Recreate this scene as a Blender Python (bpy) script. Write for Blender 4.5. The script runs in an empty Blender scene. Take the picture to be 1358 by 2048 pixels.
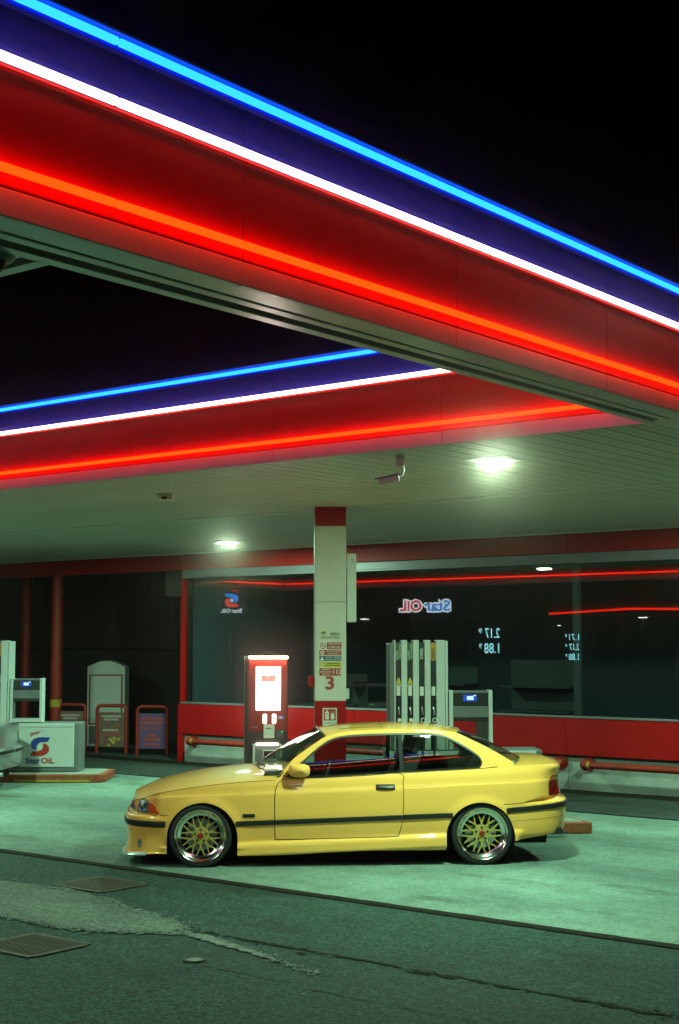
import bpy, bmesh, math, random
import numpy as np
from mathutils import Vector, Matrix

random.seed(7)
R = math.radians
scene = bpy.context.scene
col = scene.collection

# ---------------------------------------------------------------- camera, sky, exposure
cd = bpy.data.cameras.new('camera')
cd.sensor_fit = 'VERTICAL'; cd.sensor_height = 36.0; cd.lens = 36.0 * 2838.4 / 2048
cd.clip_end = 2000; cd.clip_start = .05
cam = bpy.data.objects.new('camera', cd); col.objects.link(cam)
cam.location = (0, 0, 2.2)
cam.rotation_euler = (R(90 + 5.239), 0, R(38.394))
scene.camera = cam

w = bpy.data.worlds.new('World'); scene.world = w; w.use_nodes = True
nt = w.node_tree; nt.nodes.clear()
sky = nt.nodes.new('ShaderNodeTexSky'); sky.sky_type = 'NISHITA'; sky.sun_disc = False
sky.sun_elevation = R(-6); sky.sun_rotation = R(200)
bg = nt.nodes.new('ShaderNodeBackground'); bg.inputs['Strength'].default_value = .05
wo = nt.nodes.new('ShaderNodeOutputWorld')
nt.links.new(sky.outputs[0], bg.inputs[0]); nt.links.new(bg.outputs[0], wo.inputs[0])

vs = scene.view_settings
vs.view_transform = 'Standard'; vs.look = 'None'; vs.exposure = .17; vs.gamma = 1; vs.use_curve_mapping = False
scene.cycles.use_denoising = True
scene.cycles.max_bounces = 8; scene.cycles.diffuse_bounces = 3; scene.cycles.glossy_bounces = 4
scene.cycles.transparent_max_bounces = 16; scene.cycles.transmission_bounces = 4
scene.cycles.sample_clamp_indirect = 6
scene.cycles.caustics_reflective = False; scene.cycles.caustics_refractive = False

LAMP = (.50, 1.0, .64)            # greenish discharge light of the forecourt lamps
LAMP_W = 300.0

# ---------------------------------------------------------------- materials
M = {}
def pm(name, c, rough=.5, metal=0., var=0., vscale=4., bump=0., bscale=60., coat=0., emit=None, es=0., spec=None, rvar=0., c2=None):
    m = bpy.data.materials.new(name); m.use_nodes = True; n = m.node_tree; b = n.nodes['Principled BSDF']
    b.inputs['Base Color'].default_value = (*c, 1); b.inputs['Roughness'].default_value = rough; b.inputs['Metallic'].default_value = metal
    if coat: b.inputs['Coat Weight'].default_value = coat; b.inputs['Coat Roughness'].default_value = .04
    if spec is not None: b.inputs['Specular IOR Level'].default_value = spec
    if emit: b.inputs['Emission Color'].default_value = (*emit, 1); b.inputs['Emission Strength'].default_value = es
    if var or bump or rvar:
        tc = n.nodes.new('ShaderNodeTexCoord')
    if var or rvar:
        t = n.nodes.new('ShaderNodeTexNoise'); t.inputs['Scale'].default_value = vscale; t.inputs['Detail'].default_value = 6; t.inputs['Roughness'].default_value = .6
        n.links.new(tc.outputs['Object'], t.inputs['Vector'])
    if var:
        r = n.nodes.new('ShaderNodeValToRGB'); d = c2 or tuple(x * (1 - var) for x in c)
        r.color_ramp.elements[0].position = .35; r.color_ramp.elements[1].position = .65
        r.color_ramp.elements[0].color = (*d, 1); r.color_ramp.elements[1].color = (*c, 1)
        n.links.new(t.outputs['Fac'], r.inputs['Fac']); n.links.new(r.outputs['Color'], b.inputs['Base Color'])
    if rvar:
        mr = n.nodes.new('ShaderNodeMapRange'); mr.inputs[1].default_value = .3; mr.inputs[2].default_value = .7
        mr.inputs[3].default_value = max(.02, rough - rvar); mr.inputs[4].default_value = rough + rvar
        n.links.new(t.outputs['Fac'], mr.inputs[0]); n.links.new(mr.outputs[0], b.inputs['Roughness'])
    if bump:
        t2 = n.nodes.new('ShaderNodeTexNoise'); t2.inputs['Scale'].default_value = bscale; t2.inputs['Detail'].default_value = 4
        bp = n.nodes.new('ShaderNodeBump'); bp.inputs['Strength'].default_value = bump; bp.inputs['Distance'].default_value = .02
        n.links.new(tc.outputs['Object'], t2.inputs['Vector']); n.links.new(t2.outputs['Fac'], bp.inputs['Height']); n.links.new(bp.outputs[0], b.inputs['Normal'])
    M[name] = m; return m
def emi(name, c, s):
    m = bpy.data.materials.new(name); m.use_nodes = True; n = m.node_tree; n.nodes.clear()
    e = n.nodes.new('ShaderNodeEmission'); e.inputs[0].default_value = (*c, 1); e.inputs[1].default_value = s
    o = n.nodes.new('ShaderNodeOutputMaterial'); n.links.new(e.outputs[0], o.inputs[0]); M[name] = m; return m
def glass(name, tint, base=.05):
    m = bpy.data.materials.new(name); m.use_nodes = True; n = m.node_tree; n.nodes.clear()
    tr = n.nodes.new('ShaderNodeBsdfTransparent'); tr.inputs[0].default_value = (*tint, 1)
    gl = n.nodes.new('ShaderNodeBsdfGlossy'); gl.inputs['Roughness'].default_value = .0; gl.inputs[0].default_value = (1, 1, 1, 1)
    lw = n.nodes.new('ShaderNodeLayerWeight'); lw.inputs[0].default_value = .5
    p = n.nodes.new('ShaderNodeMath'); p.operation = 'POWER'; p.inputs[1].default_value = 5
    ma = n.nodes.new('ShaderNodeMath'); ma.operation = 'MULTIPLY_ADD'; ma.inputs[1].default_value = 1 - base; ma.inputs[2].default_value = base
    mx = n.nodes.new('ShaderNodeMixShader'); o = n.nodes.new('ShaderNodeOutputMaterial')
    n.links.new(lw.outputs['Facing'], p.inputs[0]); n.links.new(p.outputs[0], ma.inputs[0]); n.links.new(ma.outputs[0], mx.inputs[0])
    n.links.new(tr.outputs[0], mx.inputs[1]); n.links.new(gl.outputs[0], mx.inputs[2]); n.links.new(mx.outputs[0], o.inputs[0])
    M[name] = m; return m
def ground_mat(name, dark, light, speck, gscale=1., rough=.85, stain=.5):
    """mineral surface: large stains, medium mottling and a fine speckle of stones, with fine relief"""
    m = bpy.data.materials.new(name); m.use_nodes = True; n = m.node_tree; b = n.nodes['Principled BSDF']; L = n.links
    b.inputs['Specular IOR Level'].default_value = .22
    tc = n.nodes.new('ShaderNodeTexCoord')
    def noise(sc, det=5, ro=.6, stretch=None):
        t = n.nodes.new('ShaderNodeTexNoise'); t.inputs['Scale'].default_value = sc; t.inputs['Detail'].default_value = det; t.inputs['Roughness'].default_value = ro
        if stretch:
            mp = n.nodes.new('ShaderNodeMapping'); mp.inputs['Scale'].default_value = stretch
            L.new(tc.outputs['Object'], mp.inputs[0]); L.new(mp.outputs[0], t.inputs['Vector'])
        else: L.new(tc.outputs['Object'], t.inputs['Vector'])
        return t
    big = noise(.55 * gscale, 5, .62, (.6, 1.3, 1)); mid = noise(5 * gscale, 6, .7); fine = noise(42, 7, .9)
    r1 = n.nodes.new('ShaderNodeValToRGB'); r1.color_ramp.elements[0].position = .34; r1.color_ramp.elements[1].position = .66
    r1.color_ramp.elements[0].color = (*[a + (bb - a) * (1 - stain) * .5 for a, bb in zip(dark, light)], 1); r1.color_ramp.elements[1].color = (*light, 1)
    L.new(big.outputs['Fac'], r1.inputs[0])
    m1 = n.nodes.new('ShaderNodeMixRGB'); m1.blend_type = 'MULTIPLY'; m1.inputs[0].default_value = .75
    r2 = n.nodes.new('ShaderNodeValToRGB'); r2.color_ramp.elements[0].position = .3; r2.color_ramp.elements[1].position = .62
    r2.color_ramp.elements[0].color = (.62, .62, .62, 1); r2.color_ramp.elements[1].color = (1, 1, 1, 1)
    L.new(mid.outputs['Fac'], r2.inputs[0]); L.new(r1.outputs[0], m1.inputs[1]); L.new(r2.outputs[0], m1.inputs[2])
    vo = n.nodes.new('ShaderNodeTexVoronoi'); vo.inputs['Scale'].default_value = 46; L.new(tc.outputs['Object'], vo.inputs['Vector'])
    sx = n.nodes.new('ShaderNodeSeparateColor'); L.new(vo.outputs['Color'], sx.inputs[0])
    rv = n.nodes.new('ShaderNodeMapRange'); rv.inputs[3].default_value = 1 - speck * .8; rv.inputs[4].default_value = 1 + speck * .9; L.new(sx.outputs[0], rv.inputs[0])
    r3 = n.nodes.new('ShaderNodeValToRGB'); e = r3.color_ramp.elements; e[0].position = .36; e[0].color = (1 - speck, 1 - speck, 1 - speck, 1); e[1].position = .66; e[1].color = (1 + speck, 1 + speck, 1 + speck, 1)
    m2 = n.nodes.new('ShaderNodeMixRGB'); m2.blend_type = 'MULTIPLY'; m2.inputs[0].default_value = 1
    L.new(fine.outputs['Fac'], r3.inputs[0]); L.new(m1.outputs[0], m2.inputs[1]); L.new(r3.outputs[0], m2.inputs[2])
    m3 = n.nodes.new('ShaderNodeMixRGB'); m3.blend_type = 'MULTIPLY'; m3.inputs[0].default_value = 1; L.new(m2.outputs[0], m3.inputs[1]); L.new(rv.outputs[0], m3.inputs[2])
    ol = noise(1.5, 5, .65, (.5, 1, 1)); ro = n.nodes.new('ShaderNodeValToRGB'); ro.color_ramp.elements[0].position = .56; ro.color_ramp.elements[1].position = .70
    ro.color_ramp.elements[0].color = (1, 1, 1, 1); ro.color_ramp.elements[1].color = (.52, .50, .46, 1); L.new(ol.outputs['Fac'], ro.inputs[0])
    m4 = n.nodes.new('ShaderNodeMixRGB'); m4.blend_type = 'MULTIPLY'; m4.inputs[0].default_value = 1; L.new(m3.outputs[0], m4.inputs[1]); L.new(ro.outputs[0], m4.inputs[2])
    L.new(m4.outputs[0], b.inputs['Base Color'])
    mr = n.nodes.new('ShaderNodeMapRange'); mr.inputs[3].default_value = rough - .2; mr.inputs[4].default_value = min(1, rough + .12)
    L.new(big.outputs['Fac'], mr.inputs[0]); L.new(mr.outputs[0], b.inputs['Roughness'])
    bp = n.nodes.new('ShaderNodeBump'); bp.inputs['Strength'].default_value = .9; bp.inputs['Distance'].default_value = .010
    L.new(fine.outputs['Fac'], bp.inputs['Height']); L.new(bp.outputs[0], b.inputs['Normal'])
    M[name] = m

ground_mat('asphalt', (.009, .026, .021), (.029, .064, .052), .95, 1.0, .85)
ground_mat('pavement_asphalt', (.018, .026, .023), (.045, .06, .053), .5, 1.3, .9)
ground_mat('slab', (.09, .14, .12), (.235, .335, .28), .25, .8, .8, .9)
ground_mat('patch_concrete', (.075, .098, .078), (.145, .18, .145), .5, 2.2, .85, .7)
ground_mat('patch_mortar', (.12, .15, .12), (.24, .28, .24), .3, 3., .9, .4)
pm('tar', (.012, .0075, .004), .95, spec=.15, var=.4, vscale=12, bump=.4, bscale=40)
pm('rust_iron', (.085, .062, .038), .7, .4, var=.55, vscale=14, bump=.4, bscale=60)
pm('grate_pit', (.008, .008, .007), .9)
pm('red_panel', (.50, .0010, .0020), .28, var=.10, vscale=3, spec=.08)
pm('blue_panel', (.006, .014, .26), .28, var=.12, vscale=3, spec=.08)
pm('white_lip', (.60, .60, .58), .28, coat=.2, var=.08, vscale=5)
pm('soffit_white', (.86, .85, .78), .24, var=.08, vscale=2.5, spec=.9)
pm('plank_white', (.60, .61, .54), .36, var=.12, vscale=.7)
pm('trim_white', (.75, .77, .74), .35)
pm('roof_grey', (.12, .12, .12), .8)
pm('housing_alu', (.55, .55, .56), .35, .8)
pm('housing_blue', (.10, .22, .35), .5)
pm('gap_black', (.006, .006, .006), .8)
emi('neon_blue', (.006, .105, 1.0), 7.0)
emi('neon_white', (1.0, .56, .44), 10.0)
emi('neon_orange', (1.0, .0135, .0005), 8.5)
pm('red_wall', (.42, .004, .004), .45, spec=.2, var=.16, vscale=2.2, rvar=.08)
pm('band_red', (.40, .004, .004), .5, spec=.2, var=.18, vscale=1.6)
pm('concrete_wall', (.40, .44, .40), .85, var=.28, vscale=3.2, bump=.25, bscale=45)
pm('frame_grey', (.21, .195, .22), .45, .2, var=.2, vscale=3)
pm('dark_room', (.13, .18, .21), .9)
pm('shelf_grey', (.10, .11, .11), .7)
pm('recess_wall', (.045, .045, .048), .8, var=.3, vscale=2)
pm('pipe_red', (.36, .022, .010), .5, var=.35, vscale=7, bump=.15, bscale=50)
pm('band_yellow', (.55, .36, .03), .6, var=.3, vscale=20)
pm('column_white', (.70, .72, .64), .45, var=.1, vscale=4)
pm('box_white', (.68, .72, .66), .45)
pm('sign_red', (.42, .04, .02), .45); pm('sign_blue', (.04, .12, .22), .45); pm('sign_yellow', (.62, .55, .03), .45)
pm('sign_white', (.74, .78, .70), .5); pm('ink_dark', (.03, .04, .03), .6); pm('ink_green', (.18, .28, .08), .6)
pm('logo_blue', (.015, .04, .30), .4); pm('logo_red', (.50, .03, .02), .4)
pm('pump_white', (.62, .68, .66), .35, coat=.15, var=.06, vscale=6)
pm('pump_grey', (.16, .18, .18), .45, var=.12, vscale=8)
pm('pump_black', (.012, .012, .013), .38)
pm('rubber', (.010, .010, .010), .7, bump=.15, bscale=90)
pm('steel', (.62, .63, .64), .28, .95, var=.1, vscale=9)
pm('label_green', (.03, .11, .045), .5); pm('label_orange', (.62, .30, .02), .5); pm('tri_yellow', (.62, .50, .05), .5)
emi('screen_blue', (.03, .14, .75), .55); emi('screen_ink', (.55, .85, 1.), 1.1); emi('screen_cyan', (.35, .75, 1.), 1.6)
pm('terminal_red_glow', (.30, .016, .010), .45)  # plate itself is dark; the red halation glow is painted into its colour
pm('terminal_dark', (.035, .035, .038), .4)
emi('screen_white', (1., .86, .76), 10.0); emi('screen_pink', (1., .34, .26), 1.1); emi('lamp_bar', (1., .72, .55), 36.)
emi('lamp_small', (1., .86, .70), 7.); emi('led_green', (.05, 1., .2), 1.2); emi('led_violet', (.6, .4, 1.), 1.5)
emi('lamp_glow', (1., .98, .86), 42.)
emi('digit_cyan', (.35, .95, 1.), 7.); emi('sign_glow_white', (.8, .95, 1.), 5.); emi('sign_glow_blue', (.03, .3, 1.), 4.); emi('sign_glow_red', (1., .04, .03), 4.)
pm('kerb_red', (.33, .035, .022), .7, var=.6, vscale=9, c2=(.24, .11, .03), bump=.3, bscale=50)
pm('kerb_top', (.30, .34, .30), .85, var=.3, vscale=6, bump=.3, bscale=60)
# car
pm('paint_yellow', (.96, .465, .095), .5, coat=1., spec=.15)
pm('paint_silver', (.34, .38, .38), .35, .7, coat=1.)
pm('trim_black', (.012, .011, .010), .45)
pm('rim_polish', (.78, .81, .81), .15, 1.)
pm('rim_gold', (.60, .44, .12), .38, .5)
pm('cap_red', (.32, .018, .012), .3, coat=.6)
pm('tail_red', (.16, .006, .005), .12, coat=1.); pm('tail_amber', (.42, .14, .012), .12, coat=1.)
pm('lens_amber', (.95, .10, .004), .4, coat=.4, var=.35, vscale=30); pm('lens_clear', (.26, .32, .33), .3, .1, coat=.6, var=.5, vscale=30)
pm('interior', (.02, .021, .022), .75); pm('seat_cloth', (.035, .038, .04), .85)
pm('chrome', (.7, .7, .7), .12, 1.)
pm('spoiler_lip', (.42, .50, .52), .35, .2)
glass('car_glass', (.62, .70, .66), .06)
glass('shop_glass', (.72, .78, .78), .07)
pm('poster_blue', (.05, .07, .22), .35, var=.7, vscale=11, c2=(.20, .06, .12)); pm('poster_food', (.10, .07, .055), .35, var=.8, vscale=14, c2=(.25, .12, .08))
pm('poster_text', (.45, .06, .06), .4); pm('poster_pale', (.5, .42, .40), .4); pm('fruit', (.45, .40, .06), .4)
pm('vending_white', (.60, .64, .58), .4, var=.08, vscale=5); pm('paper', (.40, .38, .36), .7, var=.3, vscale=6)
pm('camera_white', (.50, .54, .50), .4)
pm('post_grey', (.2, .2, .2), .5, .5)

# ---------------------------------------------------------------- mesh helpers
class MB:
    def __init__(s): s.v = []; s.f = []
    def add(s, vs, fs):
        o = len(s.v); s.v += [tuple(v) for v in vs]; s.f += [tuple(i + o for i in f) for f in fs]; return s
    def box(s, x0, x1, y0, y1, z0, z1):
        return s.add([(x0, y0, z0), (x1, y0, z0), (x1, y1, z0), (x0, y1, z0), (x0, y0, z1), (x1, y0, z1), (x1, y1, z1), (x0, y1, z1)],
                     [(0, 3, 2, 1), (4, 5, 6, 7), (0, 1, 5, 4), (1, 2, 6, 5), (2, 3, 7, 6), (3, 0, 4, 7)])
    def cyl(s, p0, p1, r0, r1=None, n=16):
        r1 = r0 if r1 is None else r1; p0 = Vector(p0); p1 = Vector(p1); d = (p1 - p0).normalized()
        a = d.orthogonal().normalized(); b = d.cross(a); vs = []
        for p, r in ((p0, r0), (p1, r1)):
            for i in range(n):
                t = 2 * math.pi * i / n; vs.append(p + a * (r * math.cos(t)) + b * (r * math.sin(t)))
        fs = [(i, (i + 1) % n, n + (i + 1) % n, n + i) for i in range(n)] + [tuple(range(n - 1, -1, -1)), tuple(range(n, 2 * n))]
        return s.add(vs, fs)
    def tube(s, pts, r, n=10, closed=False):
        pts = [Vector(p) for p in pts]; N = len(pts); rings = []; prev = None
        for i, p in enumerate(pts):
            if closed: d = pts[(i + 1) % N] - pts[i - 1]
            else: d = pts[min(i + 1, N - 1)] - pts[max(i - 1, 0)]
            d.normalize()
            a = d.orthogonal().normalized() if prev is None else (prev - d * prev.dot(d)).normalized()
            prev = a; b = d.cross(a); rings.append([p + a * (r * math.cos(2 * math.pi * k / n)) + b * (r * math.sin(2 * math.pi * k / n)) for k in range(n)])
        vs = [v for rr in rings for v in rr]; fs = []
        for i in range(N if closed else N - 1):
            j = (i + 1) % N
            for k in range(n): fs.append((i * n + k, i * n + (k + 1) % n, j * n + (k + 1) % n, j * n + k))
        if not closed: fs += [tuple(range(n - 1, -1, -1)), tuple(range((N - 1) * n, N * n))]
        return s.add(vs, fs)
    def prism(s, poly, axis, a, b):
        """poly: 2-D outline in the two axes other than `axis`, extruded from a to b"""
        def P(u, v, t): return {'z': (u, v, t), 'y': (u, t, v), 'x': (t, u, v)}[axis]
        n = len(poly)
        return s.add([P(u, v, a) for u, v in poly] + [P(u, v, b) for u, v in poly],
                     [tuple(range(n - 1, -1, -1)), tuple(range(n, 2 * n))] + [(i, (i + 1) % n, n + (i + 1) % n, n + i) for i in range(n)])
    def lathe(s, prof, n=40, axis='y', c=(0, 0, 0)):
        vs = []
        for r, h in prof:
            for i in range(n):
                t = 2 * math.pi * i / n; a, b = r * math.cos(t), r * math.sin(t)
                vs.append((c[0] + a, c[1] + h, c[2] + b) if axis == 'y' else (c[0] + a, c[1] + b, c[2] + h))
        fs = []
        for k in range(len(prof) - 1):
            for i in range(n): fs.append((k * n + i, k * n + (i + 1) % n, (k + 1) * n + (i + 1) % n, (k + 1) * n + i))
        return s.add(vs, fs)
    def grid(s, rows):
        n = len(rows[0]); vs = [p for r in rows for p in r]
        return s.add(vs, [(i * n + j, i * n + j + 1, (i + 1) * n + j + 1, (i + 1) * n + j) for i in range(len(rows) - 1) for j in range(n - 1)])
    def mesh(s, name, mat, smooth=False, ang=40, clean=False):
        me = bpy.data.meshes.new(name); me.from_pydata(s.v, [], s.f)
        if mat: me.materials.append(M[mat])
        bm = bmesh.new(); bm.from_mesh(me)
        if clean:
            bmesh.ops.remove_doubles(bm, verts=bm.verts, dist=1e-5); bmesh.ops.dissolve_degenerate(bm, edges=bm.edges, dist=1e-6)
        bmesh.ops.recalc_face_normals(bm, faces=bm.faces)
        if smooth:
            for f in bm.faces: f.smooth = True
            for e in bm.edges:
                if len(e.link_faces) == 2 and e.calc_face_angle(0) > R(ang): e.smooth = False
        bm.to_mesh(me); bm.free(); return me
    def build(s, name, mat, parent=None, smooth=False, bevel=0, ang=40, clean=False, seg=2):
        o = bpy.data.objects.new(name, s.mesh(name, mat, smooth, ang, clean)); col.objects.link(o)
        if parent: o.parent = parent
        if bevel:
            m = o.modifiers.new('bevel', 'BEVEL'); m.width = bevel; m.segments = seg; m.limit_method = 'ANGLE'; m.angle_limit = R(35)
        return o
def bx(name, mat, parent, x0, x1, y0, y1, z0, z1, bevel=0): return MB().box(x0, x1, y0, y1, z0, z1).build(name, mat, parent, bevel=bevel)
def tag(o, label=None, cat=None, group=None, kind=None):
    if label: o['label'] = label
    if cat: o['category'] = cat
    if group: o['group'] = group
    if kind: o['kind'] = kind
    return o
def thing(name, loc, rz, label, cat, group=None):
    o = bpy.data.objects.new(name, None); col.objects.link(o); o.location = loc; o.rotation_euler = (0, 0, rz); o.empty_display_size = .1
    return tag(o, label, cat, group)
def copy_tree(o, parent=None):
    c = o.copy(); col.objects.link(c); c.parent = parent
    for ch in list(o.children): copy_tree(ch, c)
    return c
def text(body, name, mat, parent, loc, h, w=None, align='CENTER', rot=None, depth=.002, bold=0., shear=0.):
    """flat lettering facing local -y, cap height h, optional total width w"""
    cu = bpy.data.curves.new(name, 'FONT'); cu.body = body; cu.size = h / .7; cu.align_x = align; cu.align_y = 'CENTER'
    cu.extrude = depth; cu.offset = bold * h; cu.shear = shear; cu.resolution_u = 3
    t = bpy.data.objects.new('tmp', cu); col.objects.link(t)
    bpy.context.view_layer.update()
    me = bpy.data.meshes.new_from_object(t); me.name = name; bpy.data.objects.remove(t)
    if w:
        xs = [v.co.x for v in me.vertices]; k = w / max(1e-6, max(xs) - min(xs))
        for v in me.vertices: v.co.x *= k
    me.materials.clear(); me.materials.append(M[mat])
    o = bpy.data.objects.new(name, me); col.objects.link(o); o.parent = parent; o.location = loc
    o.rotation_euler = rot or (R(90), 0, 0); return o

# ---------------------------------------------------------------- ground
def sheet(name, poly, z, mat, kind='structure', thick=0):
    m = MB()
    if thick: m.prism(poly, 'z', z - thick, z)
    else: m.add([(x, y, z) for x, y in poly], [tuple(range(len(poly)))])
    return tag(m.build(name, mat), kind=kind)
sheet('ground', [(-700, -700), (700, -700), (700, 700), (-700, 700)], 0, 'asphalt')
sheet('forecourt_slab', [(-60, 9.79), (30, 9.79), (30, 16.52), (-60, 16.52)], .004, 'slab')
sheet('pavement', [(-60, 16.52), (30, 16.52), (30, 24), (-60, 24)], .02, 'pavement_asphalt', thick=.03)
# dark joint along the edge of the slab, a worn double line
def jag(x0, x1, y, w, amp, step=.12, wamp=.4):
    up, lo = [], []; x = x0; ph = random.random() * 9
    while x <= x1:
        c = y + amp * math.sin(x * .9 + ph) + amp * random.uniform(-.7, .7)
        h = w * (1 + random.uniform(-wamp, wamp)) / 2
        up.append((x, c + h)); lo.append((x, c - h)); x += step
    return lo + up[::-1]
sheet('joint_strip', jag(-40, 10, 9.76, .14, .004, .2, .12), .008, 'tar')
sheet('pavement_joint', jag(-40, 10, 18.62, .5, .012, .25, .06), .024, 'tar')
sheet('crack', jag(-7.78, 8, 7.98, .035, .030, .05, 1.0), .005, 'tar')  # flat dark sheet: the crack with the shadow of its step painted in
for k in range(26):
    x = -7.7 + k * .32 + random.uniform(-.1, .1); L_ = random.uniform(.06, .3)
    sheet('crack_chip', jag(x, x + L_, 7.98 + random.uniform(-.06, .03), random.uniform(.01, .04), .02, .035, 1.0), .0052, 'tar')
for x0, x1, y in ((-6.9, -6.1, 7.20), (-5.9, -4.6, 7.13), (-4.2, -3.1, 7.19)): sheet('fine_crack', jag(x0, x1, y, .007, .018, .05, 1.0), .005, 'tar')
def ragged(poly, amp, step=.035):
    out = []
    for (x0, y0), (x1, y1) in zip(poly, poly[1:] + poly[:1]):
        n_ = max(1, int(math.hypot(x1 - x0, y1 - y0) / step))
        for k in range(n_): t = k / n_; out.append((x0 + (x1 - x0) * t + random.gauss(0, amp), y0 + (y1 - y0) * t + random.gauss(0, amp)))
    return out
sheet('concrete_patch', ragged([(-13.2, 8.75), (-12.2, 8.6), (-11.4, 8.64), (-10.74, 8.54), (-10.41, 8.6), (-10.0, 8.66), (-9.75, 8.62), (-9.47, 8.53), (-9.32, 8.55), (-9.15, 8.51), (-9.0, 8.44), (-8.87, 8.38), (-8.6, 8.35), (-8.42, 8.29), (-8.2, 8.24), (-8.03, 8.14), (-7.9, 8.09), (-7.81, 8.02), (-7.72, 7.94), (-7.70, 7.86), (-7.80, 7.77), (-7.94, 7.72), (-8.1, 7.60), (-8.28, 7.52), (-8.47, 7.44), (-8.71, 7.40), (-8.98, 7.43), (-9.33, 7.43), (-10.2, 7.5), (-11.5, 7.4), (-13.2, 7.5)], .008), .007, 'patch_concrete')
sheet('mortar_patch', ragged([(-7.73, 7.89), (-7.65, 7.95), (-7.5, 7.93), (-7.38, 7.89), (-7.2, 7.85), (-6.9, 7.75), (-6.7, 7.68), (-6.5, 7.58), (-6.75, 7.63), (-7.06, 7.71), (-7.3, 7.74), (-7.5, 7.8), (-7.62, 7.81)], .010, .03), .009, 'patch_mortar')

def grit(name, pts, mat, n, spread, smin, smax, z):
    m_ = MB()
    for _ in range(n):
        i_ = random.randrange(len(pts) - 1); t_ = random.random(); (x0, y0), (x1, y1) = pts[i_], pts[i_ + 1]
        x, y = x0 + (x1 - x0) * t_ + random.gauss(0, spread), y0 + (y1 - y0) * t_ + random.gauss(0, spread); r_ = smin + (smax - smin) * random.random() ** 3; k_ = random.randint(4, 6); a0 = random.random() * 6
        m_.add([(x + r_ * random.uniform(.6, 1.2) * math.cos(a0 + 6.283 * q / k_), y + r_ * random.uniform(.6, 1.2) * math.sin(a0 + 6.283 * q / k_), z) for q in range(k_)] + [(x, y, z + r_ * .35)], [(q, (q + 1) % k_, k_) for q in range(k_)])
    tag(m_.build(name, mat), kind='stuff')
EDGE = [(-11.4, 8.64), (-10.41, 8.6), (-9.47, 8.53), (-8.87, 8.38), (-8.42, 8.29), (-8.03, 8.14), (-7.72, 7.94), (-7.94, 7.72), (-8.28, 7.52), (-8.71, 7.40), (-9.33, 7.43), (-10.2, 7.5)]
grit('patch_grit', EDGE, 'patch_concrete', 420, .05, .006, .028, .0095)
grit('patch_crumbs', EDGE, 'asphalt', 260, .035, .006, .026, .0098)
grit('mortar_grit', [(-7.73, 7.87), (-7.3, 7.82), (-6.9, 7.73), (-6.5, 7.58), (-6.1, 7.48)], 'patch_mortar', 260, .035, .005, .020, .0105)
grit('crack_grit', [(-7.7, 7.98), (-3, 7.98), (2, 7.98)], 'asphalt', 320, .04, .006, .022, .006)
grit('loose_stones', [(-11, 9.2), (-6, 7.2), (-3, 6.2), (0, 9)], 'patch_mortar', 260, .9, .004, .012, .006)
def grate(name, corners, n, label, bar=.016, group=None):
    """rectangular iron grate set in the ground: frame of four bars, a row of slats over a dark pit"""
    c = [Vector((x, y, 0)) for x, y in corners]; ctr = sum(c, Vector()) / 4
    g = thing(name, ctr, math.atan2((c[1] - c[0]).y, (c[1] - c[0]).x), label, 'drain grate', group)
    L = (c[1] - c[0]).length / 2; W = (c[3] - c[0]).length / 2
    MB().box(-L, L, -W, W, .0055, .0075).build('pit', 'grate_pit', g)
    for a in (-1, 1):
        bx('frame_bar', 'rust_iron', g, -L, L, a * W - .022, a * W + .022, .004, .0125, .002)
        bx('frame_bar', 'rust_iron', g, a * L - .022, a * L + .022, -W + .0225, W - .0225, .004, .0123, .002)
    bar *= .72; me = MB().box(-bar, bar, -W + .023, W - .023, .008, .0118).mesh('slat', 'rust_iron')
    for i in range(n):
        o = bpy.data.objects.new('slat', me); col.objects.link(o); o.parent = g; o.location.x = -L + (i + 1) * 2 * L / (n + 1)
    return g
grate('drain_grate', [(-10.2, 8.68), (-9.55, 8.68), (-9.55, 9.24), (-10.2, 9.24)], 13, 'rusty slatted drain grate beyond the pale concrete patch, nearer the car')
grate('drain_grate', [(-8.62, 6.62), (-8.0, 6.62), (-8.0, 7.16), (-8.62, 7.16)], 17, 'rusty fine-slatted drain grate in the asphalt at the left front', bar=.010)
mh = thing('valve_cover', (-7.05, 7.28, 0), 0, 'small round pale iron cover set in the front asphalt', 'valve cover')
MB().lathe([(0, .012), (.052, .012), (.06, .008), (.062, .004)], 28, 'z').build('lid', 'patch_mortar', mh, True)
MB().lathe([(.066, .004), (.066, .013), (.08, .013), (.082, .004)], 28, 'z').build('ring', 'rust_iron', mh, True)

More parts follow.
